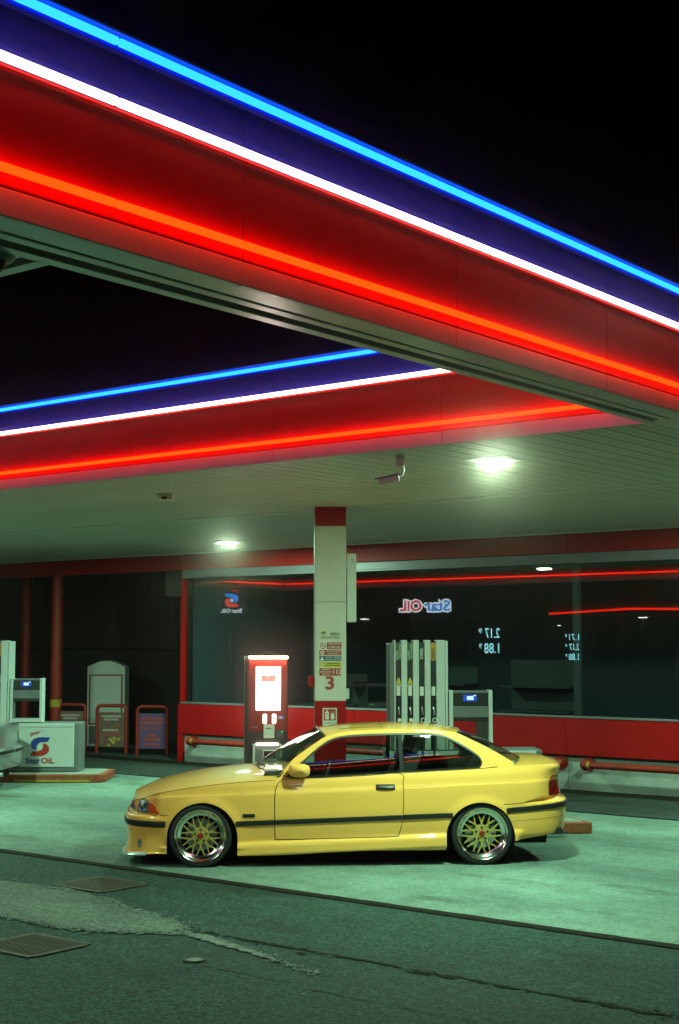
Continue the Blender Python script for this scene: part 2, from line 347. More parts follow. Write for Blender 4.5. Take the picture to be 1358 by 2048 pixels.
# ---------------------------------------------------------------- canopy
ZC = 3.833
canopy = thing('canopy', (-16, 11, 0), 0, 'red and blue petrol station canopy edged with blue, white and orange neon lines', 'canopy')
canopy.location = (0, 0, 0)
def run(axis, fix, out, l0, l1, pw, tubes=True, ends=(0, 0), toff=.0):
    """one fascia run along `axis`; face at `fix`, `out` is +1/-1 outward direction on the other axis"""
    def B(l0, l1, o0, o1, z0, z1):
        a, b = sorted((fix + out * o0, fix + out * o1))
        return (a, b, l0, l1, z0, z1) if axis == 'y' else (l0, l1, a, b, z0, z1)
    # lip: two steps of white sheet under the lowest tube
    n = max(1, round((l1 - l0) / pw)); st = (l1 - l0) / n
    for i in range(n):
        a, b = l0 + i * st + .003, l0 + (i + 1) * st - .003
        MB().box(*B(a, b, -.06, -.020, ZC, 3.945)).build('lip_panel', 'white_lip', canopy, bevel=.004)
        MB().box(*B(a, b, -.060, -.018, 3.950, 4.435)).build('fascia_panel', 'red_panel', canopy, bevel=.004)
        MB().box(*B(a, b, -.060, -.018, 4.450, 4.735)).build('fascia_panel', 'blue_panel', canopy, bevel=.004)
    MB().box(*B(l0, l1, -.11, -.08, 3.86, 4.73)).build('backing', 'gap_black', canopy)
    MB().box(*B(l0, l1, -.14, .030, 4.737, 4.750)).build('coping', 'housing_blue', canopy, bevel=.003)
    if tubes:
        for z, mt, r, hz in ((4.009, 'neon_orange', .0185, .004), (4.443, 'neon_white', .0195, 0), (4.702, 'neon_blue', .0185, 0)):
            if z > 4.3: MB().box(*B(l0, l1, -.0175, .012, z - .036, z - .031)).build('tube_ledge', 'red_panel' if z < 4.6 else 'blue_panel', canopy)
            a = l0 + ends[0] + toff
            if toff: segs = [(l0 + ends[0], a)]
            else: segs = []
            while a < l1 - ends[1] - .05:
                b = min(a + 1.36, l1 - ends[1]); segs.append((a, b)); a = b
            for a, b in segs:
                p, q = a + .012, b - .012
                o = fix + out * .018
                P0, P1 = ((o, p, z), (o, q, z)) if axis == 'y' else ((p, o, z), (q, o, z))
                MB().cyl(P0, P1, r, n=10).build('neon_tube', mt, canopy, True)
XIN, XF, YR, YF, XL = -4.711, -4.3055, 9.654, 3.93, -29.0
run('y', XF, 1, 1.2, 18.9, 1.86, toff=.0)
run('x', YR, -1, XL, XIN, 1.86, ends=(.02, .28))
run('x', YF, 1, XL, XIN - .05, 1.86, ends=(.05, .3))
run('y', XL, 1, YF, YR, 1.86, tubes=True, ends=(.1, .1))
run('y', XIN, -1, YF + .002, YR - .07, 1.86, tubes=True, ends=(.1, .1))
# underside of the narrow strips round the opening: flat sheet, dark gap, ledge, groove and edge lip
def strip(axis, outer, inner, l0, l1, name='soffit'):
    s = 1 if inner > outer else -1
    def B(o0, o1, z0, z1, n, mt, bev=.003):
        a, b = sorted((outer + s * o0, outer + s * o1))
        (MB().box(a, b, l0, l1, z0, z1) if axis == 'y' else MB().box(l0, l1, a, b, z0, z1)).build(n, mt, canopy, bevel=bev)
    W = abs(inner - outer)
    B(.061, W - .212, ZC + .002, ZC + .02, 'soffit_sheet', 'soffit_white')
    B(W - .212, W - .2, ZC + .02, ZC + .03, 'shadow_gap', 'gap_black')
    B(W - .2, W - .135, ZC - .004, ZC + .02, 'ledge', 'soffit_white')
    B(W - .135, W - .075, ZC + .03, ZC + .045, 'groove', 'frame_grey')
    B(W - .075, W, ZC - .012, ZC + .03, 'edge_lip', 'soffit_white')
strip('y', XF, XIN, YF - .9, YR - .052)
strip('x', YF - 1.05, YF, XL, XIN - .002)
bx('soffit_sheet', 'soffit_white', canopy, XIN + .0, XF - .052, YR - .05, 18.9, ZC + .003, ZC + .02)
bx('roof_deck', 'roof_grey', canopy, XIN + .01, XF - .14, 1.3, YR, 4.62, 4.64)
bx('roof_deck', 'roof_grey', canopy, XL, XF - .14, YR + .14, 19.2, 4.61, 4.63)
bx('roof_deck', 'roof_grey', canopy, XL, XIN, YF - 1.0, YF - .14, 4.62, 4.64)
# boarded ceiling of the rear bay: separate boards running from front to back, in two rows
PW = .205
for (y0, y1) in ((YR + .055, 13.50), (13.60, 18.66)):
    h_ = PW / 2 - .004; prof = [(-h_, .014), (-h_, .004), (-h_ + .008, .001), (-.008, .001), (-.004, .006), (.004, .006), (.008, .001), (h_ - .008, .001), (h_, .004), (h_, .014)]
    me = MB().prism(prof, 'y', y0, y1).mesh('ceiling_board', 'plank_white')
    x = XIN - PW / 2
    while x > XL:
        o = bpy.data.objects.new('ceiling_board', me); col.objects.link(o); o.parent = canopy
        o.location = (x, 0, ZC + random.uniform(0, .0006)); o.rotation_euler = (0, R(1.1 + random.uniform(-.1, .1)), 0); x -= PW
bx('ceiling_void', 'gap_black', canopy, XL, XIN, YR + .05, 18.9, ZC + .03, ZC + .04)
bx('ceiling_trim', 'trim_white', canopy, XL, XIN, 13.515, 13.585, ZC - .010, ZC + .012)
bx('ceiling_trim', 'trim_white', canopy, XL, XF - .06, 18.67, 18.78, ZC - .014, ZC + .012)

# ceiling lamps
def ceiling_lamp(x, y, label, power=LAMP_W):
    t = thing('ceiling_lamp', (x, y, ZC), R(0), label, 'ceiling lamp', 'square lamps in the canopy ceiling')
    MB().box(-.20, .20, -.20, .20, -.022, -.003).build('frame', 'trim_white', t, bevel=.006)
    bx('glass_cover', 'lamp_glow', t, -.115, .115, -.115, .115, -.034, -.023, .003)
    l = bpy.data.lights.new('lamp_light', 'AREA'); l.shape = 'SQUARE'; l.size = .24; l.energy = power; l.color = LAMP
    lo = bpy.data.objects.new('lamp_light', l); col.objects.link(lo); lo.parent = t; lo.location = (0, 0, -.045)
    return t
ceiling_lamp(-6.73, 10.72, 'glaring square ceiling lamp right of the security camera')
ceiling_lamp(-15.75, 16.94, 'glaring square ceiling lamp over the shop window, left of the white column')
ceiling_lamp(-6.73, 16.94, 'square ceiling lamp beyond the right edge of the picture, near the shop')
ceiling_lamp(-15.75, 10.72, 'square ceiling lamp beyond the left edge of the picture, over the silver car')
ceiling_lamp(-9.2, 3.35, 'square lamp under the front strip of the canopy, nearer the car', LAMP_W * .75)
ceiling_lamp(-15.75, 3.35, 'square lamp under the front strip of the canopy, further left', LAMP_W * .6)
ceiling_lamp(-20.5, 14.4, 'square ceiling lamp beyond the left edge, near the dark recess', LAMP_W * .35)

# ---------------------------------------------------------------- shop building
YFAC = 18.88
shop = thing('shop_building', (-10, YFAC, 0), 0, 'low station shop with red panels and one long dark window', 'building')
shop.location = (0, 0, 0)
XB0, XB1 = -18.60, -1.5
edges = [XB0, -16.9, -15.05, -12.85, -10.62, -8.75, -6.9, -5.1, -3.3, XB1]
for a, b in zip(edges[:-1], edges[1:]):
    bx('base_panel', 'concrete_wall', shop, a + .004, b - .004, YFAC, YFAC + .2, 0.0, .495, .006)
ed2 = [XB0 - .12, -14.6, -10.62, -6.6, -2.5, XB1]
for a, b in zip(ed2[:-1], ed2[1:]):
    bx('wall_panel', 'red_wall', shop, a + .0025, b - .0025, YFAC - .06, YFAC + .19, .53, 1.075, .006)
bx('shadow_gap', 'gap_black', shop, XB0, XB1, YFAC - .02, YFAC + .19, .496, .528)
bx('wall_leg', 'red_wall', shop, XB0 - .12, XB0 - .002, YFAC - .058, YFAC + .19, .0, .528, .004)
bx('window_sill', 'frame_grey', shop, XB0 - .05, XB1, YFAC - .07, YFAC + .06, 1.078, 1.108, .004)
bx('corner_post', 'red_wall', shop, XB0 - .075, XB0 + .005, YFAC - .05, YFAC + .06, 1.11, 3.53, .004)
bx('window_head', 'frame_grey', shop, XB0 + .01, XB1, YFAC - .10, YFAC + .06, 3.40, 3.525, .006)
bx('window_head_trim', 'frame_grey', shop, XB0 + .01, XB1, YFAC - .105, YFAC - .085, 3.375, 3.398)
ed3 = [-32, -26, -22.3, XB0, -14.5, -10.5, -6.5, XB1]
for a, b in zip(ed3[:-1], ed3[1:]):
    bx('band_panel', 'band_red', shop, a + .003, b - .003, YFAC - .13, YFAC + .1, 3.53, ZC - .014, .004)
mullx = [-10.47, -4.4]
px = [XB0 + .01] + [m for m in mullx] + [XB1]
for a, b in zip(px[:-1], px[1:]):
    wn = bx('window', 'shop_glass', shop, a + .0, b - .0, YFAC + .012, YFAC + .018, 1.108, 3.40)
for m in mullx: bx('mullion', 'frame_grey', shop, m - .05, m + .05, YFAC + .03, YFAC + .12, 1.108, 3.40, .004)
bx('floor', 'dark_room', shop, XB0, XB1, YFAC + .2, YFAC + 7, .02, .04)
bx('room_wall', 'dark_room', shop, XB0, XB1, YFAC + 7, YFAC + 7.1, .0, 4)
bx('room_wall', 'dark_room', shop, XB0, XB0 + .1, YFAC + .2, YFAC + 7, .0, 4)
bx('room_wall', 'dark_room', shop, XB1 - .1, XB1, YFAC + .2, YFAC + 7, .0, 4)
bx('room_ceiling', 'dark_room', shop, XB0, XB1, YFAC + .1, YFAC + 7.1, 3.85, 3.9)
for i, x in enumerate((-17.2, -14.9, -12.6, -9.3, -7.4)):
    s = thing('shop_shelf', (x, YFAC + 2.6 + .3 * (i % 2), .04), 0, ['goods shelf inside the shop, left of the payment terminal', 'goods shelf inside the shop behind the payment terminal', 'goods shelf inside the shop behind the pump', 'goods shelf inside the shop right of the mullion', 'rightmost goods shelf inside the shop'][i], 'shelf', 'shelves inside the dark shop')
    bx('back_panel', 'shelf_grey', s, -.7, .7, .2, .24, 0, 1.55 + .15 * (i % 3))
    for k in range(4): bx('shelf_board', 'shelf_grey', s, -.7, .7, -.25, .195, .12 + .42 * k, .15 + .42 * k)
# recess left of the shop
for i in range(14):
    x = -32 + i * .957
    bx('recess_panel', 'recess_wall', shop, x + .008, x + .949, 22.4, 22.45, 0, 2.02, .006)
    bx('recess_panel', 'recess_wall', shop, x + .008, x + .949, 22.4, 22.45, 2.06, 3.83, .006)
bx('recess_side', 'recess_wall', shop, XB0 - .12, XB0 - .06, YFAC + .2, 22.38, 0, 3.8)
bx('recess_ceiling', 'recess_wall', shop, -32, XB0 - .06, YFAC + .1, 22.5, 3.84, 3.88)
bx('duct_box', 'frame_grey', shop, -20.05, XB0 - .13, YFAC + .9, YFAC + 1.6, 3.10, 3.70, .01)
def pillar(x, y, label, r):
    t = thing('pillar', (x, y, 0), 0, label, 'pillar', 'round red pillars of the recess')
    MB().cyl((0, 0, .02), (0, 0, 3.82), r, n=24).build('shaft', 'pipe_red', t, True)
    MB().cyl((0, 0, .9), (0, 0, 1.05), r + .004, n=24).build('reflective_band', 'band_yellow', t, True)
pillar(-22.4, YFAC + .18, 'front round red pillar with a yellow band, behind the left pump', .115)
pillar(-25.5, YFAC + 1.92, 'dimmer round red pillar at the far left, further back', .115)
def guard_rail(x0, x1, bands, label):
    t = thing('guard_rail', ((x0 + x1) / 2, YFAC - .2, .41), 0, label, 'guard rail', 'red pipe rails along the shop wall'); h = (x1 - x0) / 2
    MB().cyl((-h, 0, 0), (h, 0, 0), .05, n=18).build('pipe', 'pipe_red', t, True)
    for a in (-h, h):
        s = 1 if a > 0 else -1
        MB().lathe([(0, -.0), (.02, -.0), (.05, .01), (.075, .04), (.085, .06)], 18, 'y', (a, 0, 0)).build('elbow', 'pipe_red', t, True)
        MB().cyl((a, .0, 0), (a, .19, 0), .05, n=16).build('stub', 'pipe_red', t, True)
        MB().cyl((a, .17, 0), (a, .198, 0), .105, n=22).build('flange', 'pipe_red', t, True)
    for b in bands: MB().cyl((b - (x0 + x1) / 2 - .022, 0, 0), (b - (x0 + x1) / 2 + .022, 0, 0), .052, n=18).build('yellow_band', 'band_yellow', t, True)
guard_rail(-18.33, -10.72, (-18.2, -16.2, -13.6, -10.85), 'long red pipe rail along the shop wall left of the mullion, behind the pumps')
guard_rail(-10.26, -3.0, (-10.16, -8.35, -6.3, -4.2), 'red pipe rail along the shop wall right of the car boot')

# ---------------------------------------------------------------- recess furniture
def a_board(x, y, rz, poster, label, kind):
    t = thing('notice_stand', (x, y, .02), rz, label, 'notice stand', 'red hoop stands with posters')
    W, H, r = .30, .93, .035; c = .09; pts = [(-W, 0, 0), (-W, 0, H - c)]
    for k in range(1, 6): a = math.pi - k * math.pi / 12; pts.append((-W + c + c * math.cos(a), 0, H - c + c * math.sin(a)))
    pts += [(-W + c, 0, H), (W - c, 0, H)]
    for k in range(1, 6): a = math.pi / 2 - k * math.pi / 12; pts.append((W - c + c * math.cos(a), 0, H - c + c * math.sin(a)))
    pts += [(W, 0, H - c), (W, 0, 0)]
    MB().tube(pts, r, 12).build('hoop', 'pipe_red', t, True)
    p = bx('poster', poster, t, -W + .035, W - .035, -.012, .012, .12, .80, .003)
    if kind == 'blue':
        for z, h, wd in ((.70, .05, .40), (.62, .06, .44), (.52, .035, .46), (.38, .05, .22), (.30, .06, .34), (.20, .05, .30)):
            m = MB(); x0 = -wd / 2
            while x0 < wd / 2 - .02:
                ww = random.uniform(.025, .05); m.box(x0, min(wd / 2, x0 + ww), -.016, -.0125, z - h / 2, z + h / 2); x0 += ww + .012
            m.build('print_line', 'poster_text', p)
    else:
        for z, wd, mt in ((.72, .40, 'poster_pale'), (.66, .30, 'poster_pale'), (.45, .34, 'poster_pale'), (.38, .40, 'poster_text'), (.26, .2, 'poster_text')):
            m = MB(); x0 = -wd / 2
            while x0 < wd / 2 - .02:
                ww = random.uniform(.02, .045); m.box(x0, min(wd / 2, x0 + ww), -.016, -.0125, z - .02, z + .02); x0 += ww + .012
            m.build('print_line', mt, p)
        for k in range(9):
            a, b = random.uniform(-.05, .22), random.uniform(.15, .30)
            MB().cyl((a, -.0125, b), (a, -.0165, b), random.uniform(.018, .035), n=10).build('printed_fruit', 'fruit', p)
a_board(-22.1, 19.2, R(30), 'poster_food', 'red hoop notice stand mostly hidden behind the left pump', 'food')
a_board(-21.12, 19.4, R(30), 'poster_food', 'red hoop notice stand with a food poster in front of the white cabinet', 'food')
a_board(-20.13, 19.55, R(30), 'poster_blue', 'red hoop notice stand with a blue and red poster, nearest the shop', 'blue')
v = thing('vending_cabinet', (-22.62, 20.6, .02), R(38), 'tall white cabinet with a curved top and red-edged front panel', 'vending cabinet')
arc = [(-.4, 0), (.4, 0), (.4, 1.66)] + [(.4 - .8 * k / 8, 1.66 + .13 * math.sin(math.pi * k / 8)) for k in range(1, 8)] + [(-.4, 1.66)]
MB().prism(arc, 'y', 0, .6).build('cabinet', 'vending_white', v, bevel=.015)
bx('red_edge', 'pipe_red', v, -.355, .355, -.012, -.001, .45, 1.50, .004)
bx('front_panel', 'vending_white', v, -.325, .325, -.026, -.0125, .48, 1.47, .006)
bx('lower_panel', 'pump_grey', v, -.34, .34, -.012, -.001, .05, .42, .004)
for i, (x, z, mt, lb) in enumerate(((-20.7, 1.15, 'poster_food', 'dark poster with an orange disc on the recess wall'), (-19.55, 1.1, 'paper', 'sheet of pale notices on the recess wall beside the red post'))):
    o = thing('wall_poster', (x, 22.38, z), 0, lb, 'poster')
    bx('sheet', mt, o, -.36, .36, -.015, 0, 0, 1.1)
    if i == 0: MB().cyl((.05, -.016, .55), (.05, -.02, .55), .22, n=20).build('printed_disc', 'label_orange', o); MB().cyl((.12, -.0205, .58), (.12, -.024, .58), .14, n=20).build('printed_disc', 'logo_blue', o)
    else:
        for k in range(5): bx('print_line', ['poster_text', 'frame_grey', 'ink_green', 'logo_blue', 'frame_grey'][k], o, -.3, .3, -.02, -.0155, 1.0 - .21 * k, 1.04 - .21 * k)

# ---------------------------------------------------------------- pump islands
def island(origin, ang, poly, label):
    t = thing('pump_island', (*origin, 0), R(ang), label, 'kerb island')
    n = len(poly); c = (sum(p[0] for p in poly) / n, sum(p[1] for p in poly) / n)
    MB().prism(poly, 'z', .0045, .13).build('kerb', 'kerb_red', t, bevel=.012)
    inn = [(c[0] + (x - c[0]) * (1 - .10 / max(.3, math.hypot(x - c[0], y - c[1]))), c[1] + (y - c[1]) * .86) for x, y in poly]
    MB().prism(inn, 'z', .12, .137).build('paving', 'kerb_top', t, bevel=.006)
    return t
IO, IA = (-10.70, 13.62), 41.5
island(IO, IA, [(-1.6, -.86), (2.79, -.86), (2.81, -.80), (2.30, .62), (-1.5, .62), (-1.75, .3), (-1.75, -.6)], 'red kerbed pump island behind the yellow car')
LO, LA = (-16.74, 15.47), 37.5
island(LO, LA, [(-5.2, 0), (-.30, 0), (-.18, .10), (-.18, 1.0), (-.30, 1.1), (-5.2, 1.1)], 'red kerbed pump island at the left with yellow wear marks')
MB().box(-1.6, -.4, -.003, .0, .02, .05).build('wear_mark', 'band_yellow', [o for o in col.objects if o.name.startswith('pump_island')][-1])

def dispenser(origin, ang, x0, yc, label, first, logo=True):
    d = thing('fuel_pump', (*origin, .137), R(ang), label, 'fuel pump', 'white fuel pumps')
    t = Vector((x0, yc, 0)); H = -.137
    def b(n, m, a0, a1, c0, c1, e0, e1, bev=.006, par=None): return bx(n, m, par or d, t.x + a0, t.x + a1, t.y + c0, t.y + c1, e0 + H, e1 + H, bev)
    F = -.25
    # cabinet
    cab = b('cabinet', 'pump_grey', -.76, 1.12, F + .02, .25, .137, .915, .015)
    b('plinth', 'pump_black', -.74, 1.10, F + .05, .22, .138, .21)
    b('front_panel', 'pump_white', -.72, 1.04, F - .012, F + .018, .22, .905, .008)
    b('front_ledge', 'pump_white', -.72, 1.04, F - .03, F - .0125, .85, .906, .006)
    # hose tower
    b('tower_side', 'pump_grey', -.715, -.655, F + .01, .22, .92, 2.19, .01)
    b('tower_back', 'pump_grey', -.655, -.06, -.05, .2, .92, 2.20, .01)
    slots = [-.642, -.503, -.362, -.222]; sw = .068; a = -.66
    for s in slots + [None]:
        e = s if s is not None else -.05
        b('tower_strip', 'pump_white', a, e, F - .005, -.051, .92, 2.225, .006)
        if s is not None: a = s + sw
    b('tower_strip', 'pump_white', -.044, -.012, F + .01, .1, .92, 2.215, .006)
    for k, s in enumerate(slots):
        b('slot_back', 'pump_black', s + .001, s + sw - .001, F + .04, -.052, .92, 2.2, 0)
        lm = ['label_green', 'label_green', 'pump_black', 'label_orange'][k]
        lab = b('grade_label', lm, s + .002, s + sw - .002, F + .012, F + .038, 1.98, 2.19, .002)
        cx, cz = t.x + s + sw / 2, 2.085 + H
        if k < 2:
            text('SUPER', 'lettering', 'sign_white', lab, (cx - .012, t.y + F + .010, cz - .04), .022, .11, rot=(R(90), R(-90), 0))
            text('SENZA PIOMBO', 'lettering', 'sign_white', lab, (cx + .018, t.y + F + .010, cz + .01), .018, .17, rot=(R(90), R(-90), 0))
            m = MB().prism([(t.x + s + .002, 1.695 + H), (t.x + s + sw - .002, 1.695 + H), (t.x + s + sw * .62, 1.775 + H), (t.x + s + sw * .38, 1.775 + H)], 'y', t.y + F - .004, t.y + F + .03)
            m.build('warning_triangle', 'tri_yellow', d, bevel=.003)
            b('small_plate', 'pump_white', s + .001, s + sw - .001, F + .006, F + .038, 1.672, 1.688, 0)
        else:
            text('DIESEL', 'lettering', 'sign_white' if k == 2 else 'ink_dark', lab, (cx, t.y + F + .010, cz - .02), .034, .135, rot=(R(90), R(-90), 0), bold=.02)
        b('number_plate', 'sign_white', s + .012, s + sw - .012, F + .006, F + .038, 1.56, 1.668, .002)
        nz = b('nozzle', 'pump_black', s + .010, s + sw - .010, F - .02, F + .04, 1.26, 1.54, .014)
        MB().tube([(t.x + s + sw * .42, t.y + F - .03, 1.43 + H), (t.x + s + sw * .52, t.y + F - .045, 1.38 + H), (t.x + s + sw * .58, t.y + F - .04, 1.335 + H)], .009, 8).build('trigger', 'steel', nz, True)
        m = MB()
        ring = [(t.x + s + sw * .62 + .024 * math.cos(q), t.y + F - .034, 1.272 + H + .024 * math.sin(q)) for q in [2 * math.pi * i / 16 for i in range(16)]]
        if k < 2: MB().cyl((t.x + s + sw * .62, t.y + F - .04, 1.272 + H), (t.x + s + sw * .62, t.y + F - .021, 1.272 + H), .026, n=18).build('swivel_cap', 'sign_white', nz, True)
        else: MB().tube(ring, .006, 6, True).build('swivel_ring', 'sign_white', nz, True)
        MB().tube([(t.x + s + sw / 2, t.y + F + .0, 1.255 + H), (t.x + s + sw / 2, t.y + F - .06, 1.12 + H), (t.x + s + sw / 2, t.y + F - .08, .7 + H), (t.x + s + sw / 2, t.y + F - .07, .36 + H), (t.x + s + sw / 2 + .03, t.y + F - .02, .5 + H), (t.x + s + sw / 2 + .03, t.y + F + .02, .8 + H)], .013, 8).build('hose', 'rubber', d, True)
    # display frame
    for a in (0, .475): b('display_post', 'pump_white', a, a + .047, F, -.05, .92, 1.625, .006)
    b('display_top', 'pump_grey', .048, .474, F + .02, -.07, 1.59, 1.618, .004)
    hd = b('display_head', 'pump_black', .048, .474, F + .02, -.03, 1.44, 1.588, .006)
    sc = b('screen', 'screen_blue', .17, .335, F + .012, F + .0195, 1.492, 1.572, 0)
    b('screen_digits', 'screen_ink', .215, .295, F + .006, F + .0118, 1.51, 1.555, 0, sc); b('screen_digits', 'screen_ink', .295, .325, F + .006, F + .0118, 1.556, 1.568, 0, sc)
    b('display_panel', 'pump_grey', .048, .474, F + .03, -.05, 1.30, 1.436, .006)
    b('display_sill', 'pump_black', .048, .474, F + .04, -.06, 1.255, 1.296, .004)
    if first: b('lower_box', 'terminal_dark', .34, .474, F + .05, -.05, .93, 1.25, .006)
    else: b('lower_bar', 'pump_white', .048, .474, F + .004, -.05, .925, .985, .005)
    if logo:
        lx, ly = t.x + .50, t.y + F - .0135
        lg = bx('logo_plate', 'pump_white', d, lx - .30, lx + .30, ly + .001, ly + .0014, .30 + H, .84 + H)
        star_logo(lg, lx, ly - .003, .53 + H, 1.0, ('logo_blue', 'logo_red', 'logo_red', 'logo_blue', 'logo_red', 'sign_white'))
    return d
def star_logo(par, x, y, z, k, mats):
    """slanted small word, an S of two swooshes round a star, and the two-coloured word under it"""
    b_, r_, w0, w1, w2, st = mats
    text('iper', 'lettering', w0, par, (x - .085 * k, y, z + .225 * k), .058 * k, .185 * k, rot=(R(90), R(-12), 0), bold=.02, shear=.3)
    def sw(pts, mt): MB().prism([(x + a * k, z + c * k) for a, c in pts], 'y', y - .002, y + .0015).build('swoosh', mt, par)
    up = [(.16, .155), (-.02, .16), (-.10, .135), (-.145, .08), (-.145, .02), (-.11, -.025), (-.05, -.05), (-.055, -.01), (-.05, .03), (-.02, .065), (.03, .08), (.12, .085)]
    sw(up, b_); sw([(-a, -c + .02) for a, c in up], r_)
    s = []
    for i in range(10):
        q = math.pi / 2 + i * math.pi / 5; rr = .055 if i % 2 == 0 else .023; s.append((rr * math.cos(q), .012 + rr * math.sin(q)))
    MB().prism([(x + a * k, z + c * k) for a, c in s], 'y', y - .004, y - .0025).build('star', st, par)
    text('Star', 'lettering', w1, par, (x - .115 * k, y, z - .215 * k), .088 * k, .235 * k, bold=.035)
    text('OiL', 'lettering', w2, par, (x + .125 * k, y, z - .215 * k), .088 * k, .215 * k, bold=.035)
dispenser(IO, IA, 1.23, 0, 'white fuel pump with four black nozzles right of the white column', True)
dispenser(LO, LA, -1.77, .60, 'white fuel pump with a blue and red star logo at the left edge', False)

# column with stickers
cl = thing('column', (*IO, .137), R(IA), 'square white canopy column with red ends, warning stickers and a number 3', 'column')
cl.location = (*IO, .137); H = -.137
X0, X1, Y0, Y1 = -.378, -.002, -.19, .19
bx('red_foot', 'red_wall', cl, X0 + .003, X1 - .003, Y0 + .003, Y1 - .003, 0, 1.497 + H, .004)
bx('shaft', 'column_white', cl, X0, X1, Y0, Y1, 1.5 + H, 2.68 + H, .004)
bx('shaft', 'column_white', cl, X0, X1, Y0, Y1, 2.684 + H, 3.60 + H, .004)
bx('red_top', 'red_wall', cl, X0 + .002, X1 - .002, Y0 + .002, Y1 - .002, 3.602 + H, ZC + H)
bx('edge_trim', 'frame_grey', cl, X0 - .006, X0 - .001, Y0 - .006, Y0 + .03, .0, 3.6 + H)
lb = bx('lamp_box', 'box_white', cl, X1 + .012, X1 + .125, Y0 + .03, Y0 + .12, 2.44 + H, 3.27 + H, .008)
bx('slot', 'ink_dark', lb, X1 + .06, X1 + .095, Y0 + .027, Y0 + .0295, 3.19 + H, 3.196 + H); bx('slot', 'ink_dark', lb, X1 + .06, X1 + .095, Y0 + .027, Y0 + .0295, 3.165 + H, 3.171 + H)
bx('bracket', 'frame_grey', cl, X1, X1 + .02, Y0 + .05, Y0 + .1, 2.6 + H, 2.7 + H); bx('bracket', 'frame_grey', cl, X1, X1 + .02, Y0 + .05, Y0 + .1, 3.0 + H, 3.1 + H)
bx('red_box', 'red_wall', cl, X0 - .075, X0, -.13, -.03, 1.665 + H, 1.795 + H, .006)
bx('grey_box', 'box_white', cl, X1, X1 + .04, -.14, -.05, 1.52 + H, 1.645 + H, .006)
YS = Y0 - .003
def sticker(mt, z0, z1, x0=-.325, x1=-.062): return bx('sticker', mt, cl, x0, x1, YS, Y0 - .0005, z0 + H, z1 + H)
def st(par, s, mt, x, z, h, w=None, bold=.01): return text(s, 'lettering', mt, par, (x, YS - .002, z + H), h, w, bold=bold)
a = bx('area_sign', 'column_white', cl, -.325, -.062, YS + .0015, Y0 - .0005, 2.2 + H, 2.33 + H)
MB().prism([(-.31, 2.315 + H), (-.29, 2.325 + H), (-.255, 2.33 + H), (-.245, 2.315 + H), (-.25, 2.30 + H), (-.275, 2.29 + H), (-.295, 2.29 + H)], 'y', YS - .002, YS).build('eye_mark', 'ink_green', a)
st(a, 'AREA', 'ink_dark', -.14, 2.298, .030, .125); st(a, 'VIDEOSORVEGLIATA', 'ink_green', -.195, 2.262, .017, .235); bx('rule_line', 'ink_green', a, -.31, -.075, YS - .002, YS, 2.243 + H, 2.247 + H)
s = sticker('sign_red', 2.118, 2.197, -.235, -.062); st(s, 'VIETATO', 'sign_white', -.148, 2.177, .024, .14); st(s, 'FUMARE', 'sign_white', -.148, 2.139, .024, .14)
n = bx('no_smoking_mark', 'sign_white', cl, -.325, -.24, YS, Y0 - .0005, 2.118 + H, 2.197 + H)
MB().tube([(-.283 + .034 * math.cos(q), YS - .002, 2.157 + H + .034 * math.sin(q)) for q in [2 * math.pi * i / 20 for i in range(20)]], .004, 6, True).build('ring', 'sign_red', n)
MB().tube([(-.307, YS - .0025, 2.18 + H), (-.259, YS - .0025, 2.134 + H)], .0035, 6).build('bar', 'sign_red', n); bx('cigarette', 'ink_dark', n, -.303, -.263, YS - .003, YS - .001, 2.153 + H, 2.161 + H)
s = sticker('sign_red', 2.047, 2.106); st(s, 'VIETATO USARE', 'sign_white', -.163, 2.089, .016, .18); st(s, 'TELEFONINO', 'sign_white', -.163, 2.064, .016, .13)
MB().cyl((-.29, YS - .002, 2.076 + H), (-.29, YS, 2.076 + H), .025, n=18).build('disc', 'sign_white', s); bx('phone', 'ink_dark', s, -.296, -.284, YS - .004, YS - .002, 2.063 + H, 2.09 + H)
s = sticker('sign_blue', 1.976, 2.036); st(s, 'VIETATO TENERE', 'sign_white', -.163, 2.018, .016, .18); st(s, 'ACCESO IL MOTORE', 'sign_white', -.163, 1.993, .016, .19)
MB().prism([(-.318, 1.982 + H), (-.266, 1.982 + H), (-.292, 2.03 + H)], 'y', YS - .002, YS).build('triangle', 'sign_white', s)
s = sticker('sign_yellow', 1.90, 1.965); bx('print_line', 'ink_dark', s, -.235, -.085, YS - .002, YS, 1.94 + H, 1.948 + H); bx('print_line', 'ink_dark', s, -.25, -.07, YS - .002, YS, 1.918 + H, 1.926 + H)
MB().prism([(-.316, 1.906 + H), (-.268, 1.906 + H), (-.292, 1.955 + H)], 'y', YS - .002, YS).build('triangle', 'sign_white', s); bx('mark', 'ink_dark', s, -.297, -.287, YS - .004, YS - .002, 1.915 + H, 1.932 + H)
s = sticker('sign_red', 1.80, 1.888); st(s, '112', 'sign_white', -.115, 1.844, .052, .10, .03); st(s, 'NUMERO', 'sign_white', -.245, 1.872, .015, .10); st(s, 'EMERGENZA', 'sign_white', -.245, 1.845, .017, .14); st(s, 'EUROPEO', 'sign_white', -.245, 1.819, .015, .10)
st(cl, '3', 'sign_red', -.198, 1.705, .15, .105, .035)
s = bx('extinguisher_sign', 'sign_white', cl, -.285, -.115, YS - .0045, YS + .002, 1.205 + H, 1.415 + H); f = bx('field', 'sign_red', s, -.272, -.128, YS - .006, YS - .0047, 1.268 + H, 1.402 + H)
